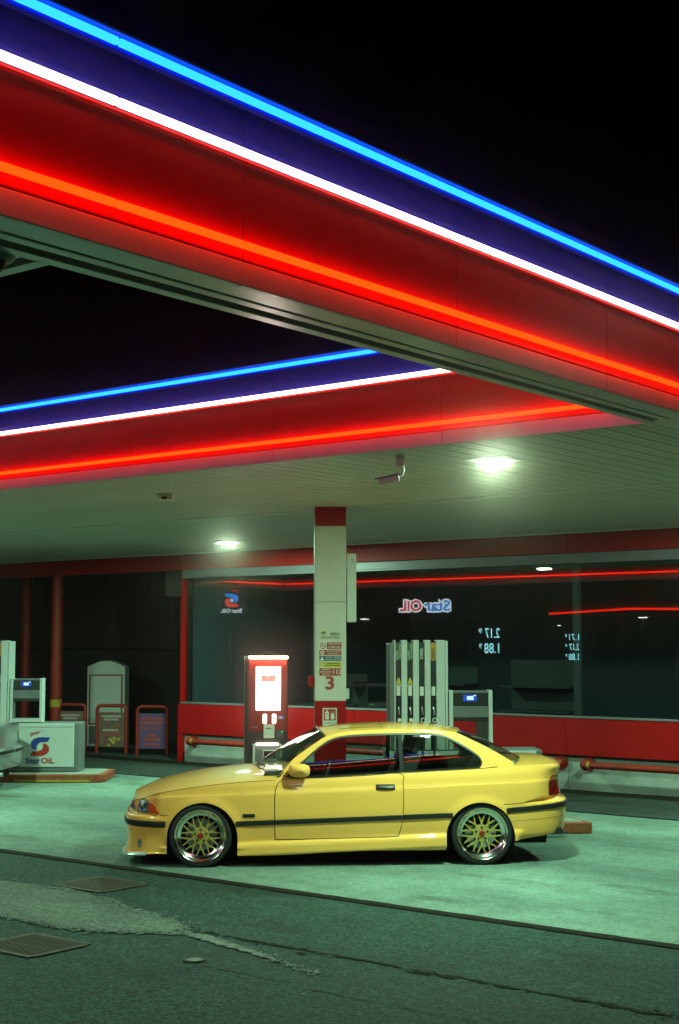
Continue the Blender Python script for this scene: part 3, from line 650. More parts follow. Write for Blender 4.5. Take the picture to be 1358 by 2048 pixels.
bx('bottle_mark', 'sign_white', s, -.255, -.21, YS - .008, YS - .0062, 1.28 + H, 1.37 + H); bx('bottle_neck', 'sign_white', s, -.242, -.223, YS - .008, YS - .0062, 1.3705 + H, 1.392 + H); bx('bottle_band', 'ink_dark', s, -.242, -.223, YS - .0095, YS - .0082, 1.34 + H, 1.35 + H)
MB().prism([(-.185, 1.28 + H), (-.15, 1.28 + H), (-.14, 1.31 + H), (-.15, 1.33 + H), (-.145, 1.36 + H), (-.165, 1.345 + H), (-.17, 1.37 + H), (-.185, 1.34 + H), (-.19, 1.31 + H)], 'y', YS - .008, YS - .0062).build('flame_mark', 'sign_white', s)
text('ESTINTORE', 'lettering', 'ink_green', s, (-.2, YS - .006, 1.236 + H), .026, .145)

# payment terminal
tm = thing('payment_terminal', (*IO, .137), R(IA), 'tall payment terminal with a glowing white screen and light bar', 'payment terminal')
bd = bx('body', 'terminal_dark', tm, -1.215, -.70, -.25, .12, 0, 2.03 + H, .012)
fr = bx('front_plate', 'terminal_red_glow', tm, -1.17, -.715, -.262, -.2505, 1.14 + H, 2.015 + H, .006)
bx('side_trim', 'steel', tm, -1.222, -1.2155, -.27, -.23, 0, 2.03 + H, .002)
bx('light_bar', 'lamp_bar', tm, -1.17, -.70, -.315, -.285, 2.005 + H, 2.032 + H, .006); bx('light_bar_arm', 'terminal_dark', tm, -1.1, -.77, -.284, -.263, 2.01 + H, 2.028 + H)
sc = bx('screen', 'screen_white', tm, -1.08, -.79, -.27, -.2625, 1.395 + H, 1.908 + H, .003)
MB().prism([(-1.022, 1.728 + H), (-.85, 1.728 + H), (-.85, 1.81 + H), (-.90, 1.808 + H), (-.94, 1.80 + H), (-.98, 1.808 + H), (-1.022, 1.81 + H)], 'y', -.273, -.2705).build('screen_mark', 'screen_pink', sc)
for x in (-.975, -.865): bx('slot_light', 'lamp_small', tm, x - .022, x + .022, -.27, -.2625, 1.24 + H, 1.348 + H, .01)
bx('coin_panel', 'terminal_dark', tm, -1.19, -.71, -.266, -.2515, 1.03 + H, 1.135 + H, .004)
bx('note_slot', 'steel', tm, -1.13, -1.06, -.272, -.2625, 1.19 + H, 1.198 + H)
rc = bx('receipt_holder', 'sign_white', tm, -.99, -.86, -.285, -.2625, 1.07 + H, 1.225 + H, .006); bx('slot', 'ink_dark', rc, -.965, -.90, -.288, -.2852, 1.175 + H, 1.185 + H)
bx('card_reader', 'steel', tm, -.825, -.745, -.272, -.2625, 1.285 + H, 1.33 + H, .004); bx('reader_light', 'led_violet', tm, -.80, -.775, -.276, -.2725, 1.302 + H, 1.315 + H)
kp = bx('keypad', 'terminal_dark', tm, -.84, -.75, -.268, -.2625, 1.07 + H, 1.16 + H, .003)
for i in range(3):
    for j in range(3): bx('key', 'led_green' if (i, j) == (2, 2) else 'frame_grey', kp, -.83 + i * .026, -.812 + i * .026, -.273, -.2685, 1.08 + H + j * .026, 1.098 + H + j * .026)
bx('lower_panel', 'pump_grey', tm, -1.10, -.80, -.275, -.2515, .62 + H, .97 + H, .006)
for x in (-1.118, -.80): bx('handle_bar', 'pump_white', tm, x, x + .03, -.31, -.276, .60 + H, 1.0 + H, .006)
bx('tray_light', 'lamp_small', tm, -1.08, -.81, -.30, -.276, .985 + H, 1.01 + H, .006)
tr = bx('cash_tray', 'pump_white', tm, -1.0, -.825, -.30, -.2755, .78 + H, .93 + H, .006); bx('tray_opening', 'pump_black', tr, -.985, -.84, -.304, -.3005, .83 + H, .918 + H)

# security cameras and small ceiling fittings
sc_ = thing('security_camera', (-7.26, 10.02, ZC), R(38), 'white bullet security camera hanging from the ceiling edge beside the lamp', 'security camera'); sc_.scale = (.62,) * 3
bx('junction_box', 'camera_white', sc_, -.06, .06, -.05, .05, -.16, -.0, .008)
MB().tube([(.02, 0, -.12), (.05, -.0, -.20), (.03, 0, -.27), (-.02, 0, -.29)], .018, 10).build('arm', 'camera_white', sc_, True)
hb = MB().prism([(-.045, -.05), (.045, -.05), (.045, .03), (.03, .045), (-.03, .045), (-.045, .03)], 'x', -.30, -.02).build('housing', 'camera_white', sc_, bevel=.008); hb.location = (.0, 0, -.31); hb.rotation_euler = (0, R(-13), 0)
hh = MB().box(-.36, -.02, -.055, .055, .047, .056).build('hood', 'pump_black', sc_, bevel=.003); hh.location = (0, 0, -.31); hh.rotation_euler = (0, R(-13), 0)
MB().cyl((-.301, 0, 0), (-.306, 0, 0), .03, n=16).build('lens', 'pump_black', sc_).location = (0, 0, -.385)
dm = thing('dome_camera', (-4.79, 3.70, ZC), 0, 'small round dome camera under the canopy corner at the left edge', 'security camera')
MB().lathe([(0, -.03), (.07, -.03), (.085, -.015), (.085, 0)], 24, 'z').build('base', 'camera_white', dm, True)
MB().lathe([(0, -.085), (.02, -.08), (.04, -.065), (.05, -.031)], 20, 'z').build('dome', 'pump_black', dm, True)
sn = thing('ceiling_sensor', (-11.21, 11.04, ZC), R(38), 'small square detector box on the ceiling behind the neon edge', 'detector')
bx('box', 'trim_white', sn, -.09, .09, -.06, .06, -.07, 0, .01); bx('eye', 'pump_black', sn, -.03, .03, -.064, -.0605, -.065, -.035)

# ---------------------------------------------------------------- cars
def smooth_interp(tab):
    X = np.array([t[0] for t in tab], float); Y = np.array([t[1] for t in tab], float)
    d = np.diff(Y) / np.diff(X); m = np.zeros(len(X)); m[0] = d[0]; m[-1] = d[-1]
    for i in range(1, len(X) - 1):
        m[i] = 0 if d[i - 1] * d[i] <= 0 else 2 * d[i - 1] * d[i] / (d[i - 1] + d[i])
    def f(x):
        x = min(max(x, X[0]), X[-1]); i = min(int(np.searchsorted(X, x, 'right')) - 1, len(X) - 2)
        h = X[i + 1] - X[i]; t = (x - X[i]) / h
        return float((2*t**3-3*t*t+1)*Y[i] + (t**3-2*t*t+t)*h*m[i] + (-2*t**3+3*t*t)*Y[i+1] + (t**3-t*t)*h*m[i+1])
    return f
PLAN = [(-.765, 0), (-.760, .20), (-.742, .40), (-.710, .56), (-.655, .67), (-.57, .745), (-.45, .785), (-.30, .808), (0, .826), (.4, .838), (1.0, .848), (1.6, .850), (2.2, .847), (2.7, .838), (3.05, .818), (3.28, .785), (3.43, .735), (3.53, .645), (3.59, .50), (3.62, .30), (3.63, 0)]
# resample the plan outline by arc length with a Catmull-Rom
def catmull(P, n):
    P = [np.array(p, float) for p in P]; out = []
    for i in range(len(P) - 1):
        p0 = P[max(i - 1, 0)]; p1 = P[i]; p2 = P[i + 1]; p3 = P[min(i + 2, len(P) - 1)]
        for k in range(n):
            t = k / n; out.append(.5 * ((2 * p1) + (p2 - p0) * t + (2 * p0 - 5 * p1 + 4 * p2 - p3) * t * t + (3 * p1 - p0 - 3 * p2 + p3) * t ** 3))
    out.append(P[-1]); return out
_pl = catmull(PLAN, 12)
PX = np.array([p[0] for p in _pl]); PY = np.array([p[1] for p in _pl])
_t = np.gradient(PX), np.gradient(PY); _l = np.hypot(*_t); NX, NY = -_t[1] / _l, _t[0] / _l   # outward normal of the half outline
NX[0], NY[0] = -1, 0; NX[-1], NY[-1] = 1, 0
PX = np.maximum.accumulate(PX + np.arange(len(PX)) * 1e-7)
fside = smooth_interp([(.05, -.05), (.10, -.02), (.13, .004), (.19, .004), (.225, -.006), (.245, -.030), (.30, -.022), (.40, -.008), (.5, .0), (.62, .0), (.690, -.003), (.700, -.008), (.706, -.013), (.78, -.028), (.84, -.050), (.9, -.085), (1.0, -.15)])
ffront = smooth_interp([(.05, -.02), (.095, .006), (.115, .008), (.14, -.012), (.25, -.016), (.36, -.004), (.38, .0), (.45, .004), (.482, -.006), (.492, -.030), (.50, -.050), (.56, -.062), (.62, -.080), (.65, -.10), (.70, -.14), (.9, -.2)])
frear = smooth_interp([(.15, -.10), (.25, -.055), (.30, -.028), (.42, -.008), (.52, .0), (.585, .0), (.600, -.014), (.610, -.050), (.63, -.060), (.80, -.075), (.86, -.068), (.91, -.055), (.935, -.066), (.96, -.10), (1.1, -.2)])
zbot = smooth_interp([(-.8, .085), (-.6, .115), (-.40, .13), (-.31, .13), (.36, .11), (.7, .112), (1.2, .135), (1.7, .15), (2.33, .145), (3.0, .225), (3.3, .262), (3.65, .32)])
ztop = smooth_interp([(-.8, .612), (-.70, .625), (-.62, .643), (-.5, .675), (-.35, .712), (0, .766), (.4, .805), (.8, .826), (1.34, .842), (1.95, .874), (2.4, .896), (2.7, .910), (3.0, .934), (3.3, .945), (3.45, .942), (3.6, .93)])
zcen = smooth_interp([(-.74, .622), (-.70, .640), (-.66, .663), (-.538, .716), (-.339, .780), (-.038, .840), (.214, .874), (.466, .898), (.8, .915), (2.7, .93), (3.1, .972), (3.25, .982), (3.43, .978), (3.53, .958), (3.6, .935)])
def sstep(a, b, x): t = min(1, max(0, (x - a) / (b - a))); return t * t * (3 - 2 * t)
ARCH = ((.015, .272, .336), (2.683, .262, .333))
def body_off(x, z):
    zr = z - .0365 * (x - .7)
    o = fside(zr)
    u = sstep(.46, .52, z); wf = 1 - sstep(-.42 - .18 * u, -.30 - .08 * u, x)
    u = sstep(.56, .64, z); wr = sstep(3.02 + .22 * u, 3.14 + .38 * u, x)
    if wf > 0: o = o * (1 - wf) + ffront(z) * wf
    if wr > 0: o = o * (1 - wr) + frear(z - .04 * (x - 3.5)) * wr
    for cx, cz, r in ARCH:
        d = math.hypot(x - cx, (z - cz)) - r
        if z > cz - .1 and d < .2: o += .016 * math.exp(-(max(d, 0) / .055) ** 2)
    return o
def surf_i(i, z, e=0.):
    o = body_off(PX[i], z) + e; return (PX[i] + NX[i] * o, PY[i] + NY[i] * o, z)
def surf(x, z, e=0., sy=-1):
    i = float(np.interp(x, PX, np.arange(len(PX)))); a = int(min(i, len(PX) - 2)); f = i - a
    px, py = PX[a] * (1 - f) + PX[a + 1] * f, PY[a] * (1 - f) + PY[a + 1] * f; nx, ny = NX[a] * (1 - f) + NX[a + 1] * f, NY[a] * (1 - f) + NY[a + 1] * f
    o = body_off(px, z) + e; return (px + nx * o, sy * max(0, py + ny * o), z)
def glass_y(z): t = z - .83; return .748 - .2126 * t - .40 * t * abs(t)
def cabin(x, z, e=0., sy=-1): return (x, sy * (glass_y(z) + e), z)
def resample(poly, n, closed=True):
    P = [np.array(p, float) for p in poly]; P = P + [P[0]] if closed else P
    L = [0]
    for a, b in zip(P[:-1], P[1:]): L.append(L[-1] + np.linalg.norm(b - a))
    out = []
    for k in range(n if closed else n + 1):
        t = L[-1] * k / n; i = min(int(np.searchsorted(L, t, 'right')) - 1, len(P) - 2); out.append(tuple(P[i] + (P[i + 1] - P[i]) * ((t - L[i]) / max(1e-9, L[i + 1] - L[i]))))
    return out
def grow(poly, d):
    n = len(poly); A = sum(poly[i][0] * poly[(i + 1) % n][1] - poly[(i + 1) % n][0] * poly[i][1] for i in range(n)); s = 1 if A > 0 else -1; out = []
    for i in range(n):
        p0, p1, p2 = (np.array(poly[(i + k) % n]) for k in (-1, 0, 1))
        t = (p2 - p0); t /= max(1e-9, np.linalg.norm(t)); out.append(tuple(p1 + np.array((t[1], -t[0])) * d * s))
    return out
def patch(poly, fn, e, n=72, rings=9, sy=-1, edge=.0):
    """fill an outline in (x, z) onto a surface function; `edge` turns the rim back inward so the panel has thickness"""
    b = resample(poly, n); c = np.mean(np.array(b), 0); m = MB(); rows = []
    if edge: rows.append([fn(p[0], p[1], e - edge, sy) for p in b])
    for k in range(rings):
        t = k / rings; rows.append([fn(*(np.array(p) * (1 - t) + c * t), e, sy) for p in b])
    N = len(b); vs = [p for r in rows for p in r] + [fn(c[0], c[1], e, sy)]; fs = []
    for i in range(len(rows) - 1):
        for j in range(N): fs.append((i * N + j, i * N + (j + 1) % N, (i + 1) * N + (j + 1) % N, (i + 1) * N + j))
    o = (len(rows) - 1) * N
    for j in range(N): fs.append((o + j, o + (j + 1) % N, len(vs) - 1))
    return m.add(vs, fs)
def band(x0, x1, zl, zh, e, sy=-1, n=60, fn=surf, th=.014):
    """moulding along the body: rounded strip between two height functions"""
    rows = []
    for k in range(n + 1):
        x = x0 + (x1 - x0) * k / n; a, b = zl(x), zh(x); h = (b - a)
        rows.append([fn(x, a, -.004, sy), fn(x, a + .08 * h, e * .8, sy), fn(x, a + .3 * h, e, sy), fn(x, a + .7 * h, e, sy), fn(x, b - .08 * h, e * .8, sy), fn(x, b, -.004, sy)])
    m = MB().grid(rows)
    for r in (rows[0], rows[-1]): m.add(r, [tuple(range(6))])
    return m
DLO = [(.80, .832), (.885, .912), (.983, .996), (1.09, 1.086), (1.205, 1.166), (1.29, 1.202), (1.389, 1.222), (1.55, 1.234), (1.75, 1.241), (1.95, 1.244), (2.12, 1.243), (2.267, 1.236), (2.36, 1.219), (2.458, 1.178), (2.55, 1.128), (2.628, 1.078), (2.69, 1.030), (2.716, .992), (2.721, .957), (2.705, .928), (2.681, .912), (2.55, .903), (2.407, .896), (2.18, .886), (1.948, .876), (1.65, .860), (1.336, .843), (1.036, .832)]
OUT = [(.715, .822), (.80, .915), (.882, 1.005), (1.00, 1.090), (1.10, 1.155), (1.20, 1.212), (1.37, 1.254), (1.55, 1.270), (1.75, 1.278), (1.95, 1.281), (2.12, 1.280), (2.28, 1.274), (2.40, 1.262), (2.49, 1.245), (2.62, 1.185), (2.74, 1.128), (2.86, 1.066), (2.95, 1.013), (3.02, .968), (3.03, .940), (2.95, .930), (2.7, .910), (2.45, .896), (2.18, .884), (1.948, .872), (1.65, .856), (1.336, .838), (1.036, .824)]
def wheel(parent, x, sy, z=.296):
    wh = bpy.data.objects.new('wheel', None); col.objects.link(wh); wh.parent = parent; wh.location = (x, sy * .822, z); wh.empty_display_size = .1
    if sy > 0: wh.rotation_euler = (0, 0, math.pi)
    # local: outer face towards -y
    MB().lathe([(.238, .012), (.249, -.004), (.266, -.010), (.285, -.004), (.297, .012), (.301, .04), (.301, .18), (.297, .2), (.28, .215), (.23, .21), (.225, .19)], 64).build('tyre', 'rubber', wh, True, ang=60)
    MB().lathe([(.246, .004), (.250, -.008), (.246, -.013), (.239, -.010), (.231, .004), (.219, .018), (.204, .028), (.190, .034), (.186, .05), (.184, .19)], 64).build('rim_lip', 'rim_polish', wh, True, ang=50)
    sp = MB()
    def bar(r0, a0, r1, a1, w0, w1, y0, y1, th=.022):
        p = Vector((r0 * math.cos(a0), 0, r0 * math.sin(a0))); q = Vector((r1 * math.cos(a1), 0, r1 * math.sin(a1))); d = (q - p).normalized(); s = Vector((-d.z, 0, d.x))
        def V(b, w, y): return [(b + s * w + Vector((0, y + th, 0))), (b + s * w * .8 + Vector((0, y, 0))), (b - s * w * .8 + Vector((0, y, 0))), (b - s * w + Vector((0, y + th, 0)))]
        v = V(p, w0, y0) + V(q, w1, y1); sp.add(v, [(0, 1, 5, 4), (1, 2, 6, 5), (2, 3, 7, 6), (3, 0, 4, 7), (0, 3, 2, 1), (4, 5, 6, 7)])
    for k in range(10):
        a = math.pi / 2 + k * math.pi / 5
        bar(.055, a, .112, a, .015, .0105, .030, .030)
        for s in (-1, 1): bar(.104, a, .190, a + s * R(11.5), .0088, .0062, .030, .034)
    sp.build('spokes', 'rim_gold', wh)
    MB().lathe([(0, .026), (.045, .026), (.078, .030), (.082, .036), (.082, .06)], 40).build('hub', 'rim_gold', wh, True)
    MB().lathe([(0, .010), (.018, .011), (.026, .015), (.028, .026)], 24).build('centre_cap', 'cap_red', wh, True)
    for k in range(5):
        a = math.pi / 2 + k * 2 * math.pi / 5; MB().cyl((.056 * math.cos(a), .022, .056 * math.sin(a)), (.056 * math.cos(a), .03, .056 * math.sin(a)), .0105, n=10).build('wheel_bolt', 'gap_black', wh)
    MB().lathe([(.04, .10), (.15, .10), (.15, .115), (.04, .115)], 40).build('brake_disc', 'steel', wh, True)
    MB().lathe([(0, .19), (.226, .19)], 32).build('inner_shade', 'gap_black', wh)
    return wh
def make_car(loc, rz, paint, label, scale, detail=True):
    car = thing('car', loc, rz, label, 'car'); car.scale = (scale,) * 3
    # shell: columns along the plan outline, with doubled columns at the wheel arch edges
    colsx = [(i, None) for i in range(len(PX))]
    xs = sorted(set([float(x) for x in PX] + [c + s * r * math.cos(q) for c, z, r in ARCH for s in (-1, 1) for q in [k * math.pi / 40 for k in range(1, 21)]]))
    cols = []
    for x in xs: cols.append((x, 0))
    for c, z, r in ARCH:
        cols += [(c - r, -1), (c - r, 1), (c + r, -1), (c + r, 1)]
    cols.sort()
    NR = 64
    shells = {k: MB() for k in ('body', 'front_bumper', 'rear_bumper')}
    tops = {}
    for sy in (-1, 1):
        grid = []
        for x, side in cols:
            zb, zt = zbot(x), ztop(x)
            for c, cz, r in ARCH:
                ins = abs(x - c) < r - 1e-9 or (abs(x - c) < r + 1e-9 and ((x < c and side == 1) or (x > c and side == -1)))
                if ins: zb = max(zb, cz + math.sqrt(max(0, r * r - (x - c) ** 2)))
            grid.append([surf(x, zb + (zt - zb) * k / NR, 0, sy) for k in range(NR + 1)])
        for a in range(len(cols) - 1):
            if cols[a + 1][0] - cols[a][0] < 1e-6: continue
            xm = .5 * (cols[a][0] + cols[a + 1][0])
            for k in range(NR):
                q = [grid[a][k], grid[a + 1][k], grid[a + 1][k + 1], grid[a][k + 1]]; zm = q[0][2]
                nm = 'front_bumper' if (xm < -.30 and zm < .487) else 'rear_bumper' if (xm > 2.9 and zm < .60 + .04 * (xm - 3.5)) else 'body'
                shells[nm].add(q, [(0, 1, 2, 3)])
        tops[sy] = [(g[-1], x) for g, (x, s) in zip(grid, cols)]
    for nm, m in shells.items(): m.build(nm, paint, car, True, ang=50, clean=True)
    # bonnet and boot lid
    def cap(name, x0, x1):
        m = MB(); half = {}
        for sy in (-1, 1):
            rows = []
            for p, x in tops[sy]:
                if x0 <= p[0] <= x1:
                    zc = zcen(p[0]); rows.append([(p[0], p[1] * (1 - r / 12), p[2] + (max(zc, p[2]) - p[2]) * (1 - (1 - r / 12) ** 2.0)) for r in range(13)])
            m.grid(rows)
        return m.build(name, paint, car, True, ang=60, clean=True)
    cap('bonnet', -2, .86); cap('boot_lid', 2.86, 9)
    # roof
    railz = smooth_interp([(p[0], p[1]) for p in OUT[5:14]])
    roofc = smooth_interp([(1.14, 1.268), (1.225, 1.276), (1.48, 1.297), (1.79, 1.311), (1.99, 1.314), (2.25, 1.305), (2.40, 1.288), (2.60, 1.252)])
    rows = []
    for k in range(33):
        row = []
        for j in range(-10, 11):
            v_ = j / 10; s_ = k / 32
            xf = 1.14 + .06 * v_ * v_; xr = 2.585 - .095 * v_ * v_; x = xf + (xr - xf) * s_
            ze = railz(min(max(x, 1.20), 2.49)); yy = glass_y(ze); row.append((x, v_ * yy, ze + (roofc(x) - ze) * (1 - abs(v_) ** 2.4)))
        rows.append(row)
    rf = MB().grid(rows).build('roof', paint, car, True, clean=True)
    MB().grid([[(x, y * .97, z - .03) for x, y, z in r] for r in rows]).build('headlining', 'interior', car, True)
    # sunroof joint
    m = MB()
    sr = [(1.36, -.40), (1.36, .40), (1.78, .43), (1.78, -.43)]
    def rz_(x, y):
        ze = railz(min(max(x, 1.2), 2.49)); yy = glass_y(ze); return ze + (roofc(x) - ze) * (1 - abs(y / yy) ** 2.4) + .0025
    for i in range(4):
        a, b = sr[i], sr[(i + 1) % 4]; pts = [(a[0] + (b[0] - a[0]) * k / 10, a[1] + (b[1] - a[1]) * k / 10) for k in range(11)]
        m.tube([(x, y, rz_(x, y) - .002) for x, y in pts], .0035, 6)
    m.build('sunroof_joint', 'trim_black', rf)
    # side frames and windows
    for sy in (-1, 1):
        fi = catmull(DLO + [DLO[0]], 4)[:-1]; fo = catmull(OUT + [OUT[0]], 4)[:-1]; n = len(fi); rows = []
        for k in range(6):
            t = k / 5; rows.append([cabin(*(fo[j] * (1 - t) + fi[j] * t), .004 * math.sin(math.pi * t), sy) for j in range(n)] )
        rows.append([cabin(fi[j][0], fi[j][1], -.02, sy) for j in range(n)])
        m = MB(); vs_ = [p for r in rows for p in r]
        m.add(vs_, [(i * n + j, i * n + (j + 1) % n, (i + 1) * n + (j + 1) % n, (i + 1) * n + j) for i in range(len(rows) - 1) for j in range(n)])
        m.build('side_frame', paint, car, True, ang=45)
        MB().add([p for k in range(4) for p in [cabin(*(fo[j] * (1 - k / 3) + fi[j] * (k / 3)), -.022, sy) for j in range(n)]], [(i * n + j, i * n + (j + 1) % n, (i + 1) * n + (j + 1) % n, (i + 1) * n + j) for i in range(3) for j in range(n)]).build('pillar_trim', 'interior', car, True)
        dl = [tuple(p) for p in fi]; inn = grow(dl, -.017); m = MB()
        r0 = [cabin(p[0], p[1], .003, sy) for p in dl]; r1 = [cabin(p[0], p[1], .006, sy) for p in inn]; r2 = [cabin(p[0], p[1], -.012, sy) for p in inn]
        m.add(r0 + r1 + r2, [(i * n + j, i * n + (j + 1) % n, (i + 1) * n + (j + 1) % n, (i + 1) * n + j) for i in range(2) for j in range(n)])
        m.build('window_seal', 'trim_black', car, True)
        xb0, xb1 = 1.905, 1.945
        zt_ = lambda x: float(np.interp(x, [p[0] for p in DLO[:18]], [p[1] for p in DLO[:18]])); zb_ = lambda x: float(np.interp(-x, [-p[0] for p in DLO[18:]], [p[1] for p in DLO[18:]]))
        MB().grid([[cabin(xb0 + .012 + (xb1 - xb0 - .0) * i / 3 - .012 * (k / 8), zb_(1.92) + (zt_(1.92) - zb_(1.92)) * k / 8, .002, sy) for k in range(9)] for i in range(4)]).build('door_pillar', 'gap_black', car, True)
        front = [p for p in dl if p[0] < 1.915]; rear = [p for p in dl if p[0] > 1.935]
        MB_ = patch(grow(front, -.012), cabin, -.006, 80, 12, sy); MB_.build('side_window', 'car_glass', car, True)
        MB_ = patch(grow(rear, -.012), cabin, -.006, 80, 12, sy); MB_.build('side_window', 'car_glass', car, True)
        # door
        D = [(.780, .822), (.742, .79), (.722, .75), (.710, .69), (.707, .6), (.709, .4), (.714, .275), (.724, .262), (1.04, .264), (1.5, .272), (1.86, .281), (1.882, .29), (1.905, .34), (1.921, .43), (1.933, .55), (1.936, .66), (1.930, .77), (1.914, .868), (1.6, .853), (1.2, .834)]
        D = [tuple(p) for p in catmull(D + [D[0]], 5)[:-1]]
        MB().tube([surf(x, z, .0015, sy) for x, z in resample(grow(D, .004), 160)], .0036, 6, True).build('door_gap', 'gap_black', car)
        dr = patch(D, surf, .0040, 160, 16, sy); dr = dr.build('door', paint, car, True, ang=60)
        hn = MB().grid([[surf(1.672 + .184 * i / 14, .722 + .05 * k / 6, .004 + .026 * math.sin(math.pi * k / 6) ** .6 * math.sin(math.pi * (i + .35) / 14.7) ** .3, sy) for k in range(7)] for i in range(15)])
        hn.build('handle', 'trim_black', dr, True)
        # mouldings
        zl = lambda x: .384 + .0318 * (x - .33); zh = lambda x: .434 + .0318 * (x - .33)
        band(.334, .704, zl, zh, .014, sy, 20).build('side_moulding', 'trim_black', car, True)
        band(.707, 1.917, zl, zh, .017, sy, 50).build('side_moulding', 'trim_black', dr, True)
        band(1.922, 2.412, zl, zh, .014, sy, 24).build('side_moulding', 'trim_black', car, True)
        band(-.764, -.335, lambda x: .374 + .006 * sstep(-.4, -.7, x), lambda x: .436 + .004 * sstep(-.4, -.7, x), .012, sy, 60).build('bumper_moulding', 'trim_black', car, True)
        band(2.935, 3.629, lambda x: .492 + .075 * (x - 3.02), lambda x: .545 + .075 * (x - 3.02), .012, sy, 60).build('bumper_moulding', 'trim_black', car, True)
        band(.40, .515, lambda x: .468, lambda x: .503, .008, sy, 8).build('side_marker', 'trim_black', car, True)
        # shut lines and bumper joints as thin dark beads let into the skin
        def line(pts, nm='shut_line', r=.0028): MB().tube([surf(x, z, -.0008, sy) for x, z in pts], r, 5).build(nm, 'gap_black', car)
        line([(-.315 - .445 * k / 40, .489) for k in range(41)]); line([(2.905 + .72 * k / 40, .572 + .045 * (k / 40)) for k in range(41)])
        line([(2.85 - .0 + .75 * k / 30, .40 + .05 * (k / 30)) for k in range(5, 31)], r=.0018)
        line([(.36 + 3.02 * k / 60, .7035 + .0365 * (.36 + 3.02 * k / 60 - .7)) for k in range(61)], 'body_crease', .0016)
        line([(x_, ztop(x_) - .008) for x_ in [-.70 + 1.40 * k / 60 for k in range(61)]], 'bonnet_gap', .0026)
        # lights
        H1 = [(-.655, .625), (-.60, .632), (-.515, .610), (-.515, .508), (-.655, .505)]; H2 = [(-.511, .608), (-.455, .59), (-.43, .56), (-.395, .505), (-.511, .508)]
        patch(grow(H1 + [], .006), surf, .003, 60, 14, sy).build('headlight_surround', 'trim_black', car, True)
        patch(H1, surf, .009, 60, 14, sy, .012).build('headlight', 'lens_clear', car, True)
        for cx_, cz_ in ((-.605, .565), (-.548, .562)): patch([(cx_ + .026 * math.cos(q), cz_ + .038 * math.sin(q)) for q in [2 * math.pi * k / 16 for k in range(16)]], surf, .012, 20, 4, sy).build('reflector', 'chrome', car, True)
        patch(H2, surf, .009, 60, 14, sy, .012).build('indicator', 'lens_amber', car, True)
        G = [(-.744, .60), (-.700, .612), (-.690, .52), (-.742, .515)]
        patch(G, surf, .004, 24, 3, sy).build('grille', 'trim_black', car, True)
        MB().tube([surf(x, z, .006, sy) for x, z in resample(G, 24)], .006, 6, True).build('grille_ring', 'chrome', car, True)
        F = [(-.615, .24), (-.585, .27), (-.565, .24), (-.575, .185), (-.605, .175)]
        patch(F, surf, .003, 24, 3, sy).build('fog_light', 'lens_clear', car, True)
        MB().grid([[surf(-.764 + .25 * i / 40, .085 + .03 * sstep(-.76, -.55, -.764 + .25 * i / 40) + dz, e, sy) for dz, e in ((.0, -.01), (-.004, .02), (.008, .028), (.024, .018), (.03, -.004))] for i in range(41)]).build('front_lip', 'spoiler_lip', car, True)
        T1 = [(3.385, .652), (3.388, .76), (3.402, .785), (3.60, .79), (3.60, .652)]; T2 = [(3.402, .788), (3.415, .828), (3.432, .838), (3.60, .838), (3.60, .793)]
        patch(grow(T1, .005), surf, .003, 60, 12, sy).build('tail_surround', 'trim_black', car, True)
        patch(T1, surf, .008, 60, 12, sy, .010).build('tail_light', 'tail_red', car, True); patch(T2, surf, .008, 60, 12, sy, .010).build('tail_light', 'tail_amber', car, True)
        # mirror
        mi = MB(); rows = []
        for k in range(11):
            u = k / 10; y = .74 + .19 * u; cx = .905 + .035 * u; cz = .905 + .008 * u; a_ = (.035 + .058 * math.sin(math.pi * min(1, u * .62 + .12)) ** .8) * (1 if u < .9 else .85) * (0.02 if k == 10 else 1); b_ = a_ * .70
            rows.append([(cx + a_ * math.copysign(abs(math.cos(q)) ** .7, math.cos(q)) + .02 * u * (1 if math.cos(q) > 0 else .2), sy * y, cz + b_ * math.copysign(abs(math.sin(q)) ** .8, math.sin(q))) for q in [2 * math.pi * i / 24 for i in range(25)]])
        mi.grid(rows).build('door_mirror', paint, dr, True, ang=80, clean=True)
        MB().prism([(.80, .836), (.97, .836), (.96, .93), (.90, .93)], 'y', sy * .735, sy * .752).build('mirror_base', 'trim_black', dr)
    # windscreen and rear window
    def screen(top, bot, bow_t, bow_b, wt, wb, name, ht=0, bulge=.02):
        rows = []
        for k in range(17):
            t = k / 16; row = []
            for j in range(-12, 13):
                v_ = j / 12; xt, zt = top[0] + bow_t[0] * v_ * v_, top[1] + bow_t[1] * v_ * v_; xb, zb = bot[0] + bow_b[0] * v_ * v_, bot[1] + bow_b[1] * v_ * v_
                row.append((xt + (xb - xt) * t, v_ * (wt + (wb - wt) * t), zt + (zb - zt) * t + bulge * math.sin(math.pi * t) * (1 - .3 * v_ * v_)))
            rows.append(row)
        return rows
    ws = screen((1.142, 1.268), (.52, .900), (.062, -.052), (.205, -.075), .575, .755, 'w')
    MB().grid(ws).build('windscreen', 'car_glass', car, True)
    rw = screen((2.583, 1.250), (3.19, .975), (-.093, -.008), (-.165, -.012), .575, .70, 'r')
    MB().grid(rw).build('rear_window', 'car_glass', car, True)
    for g, nm in ((ws, 'windscreen_seal'), (rw, 'rear_window_seal')):
        loop = g[0] + [r[-1] for r in g[1:]] + g[-1][::-1][1:] + [r[0] for r in g[::-1][1:-1]]
        MB().tube(loop, .009, 6, True).build(nm, 'trim_black', car, True)
    for j0 in (6, 15):
        MB().tube([ws[15][j0], tuple(np.array(ws[15][j0 + 3]) + (0, 0, .02)), tuple(np.array(ws[14][j0 + 6 if j0 < 10 else 22]) + (0, 0, .02))], .008, 6).build('wiper', 'trim_black', car, True)
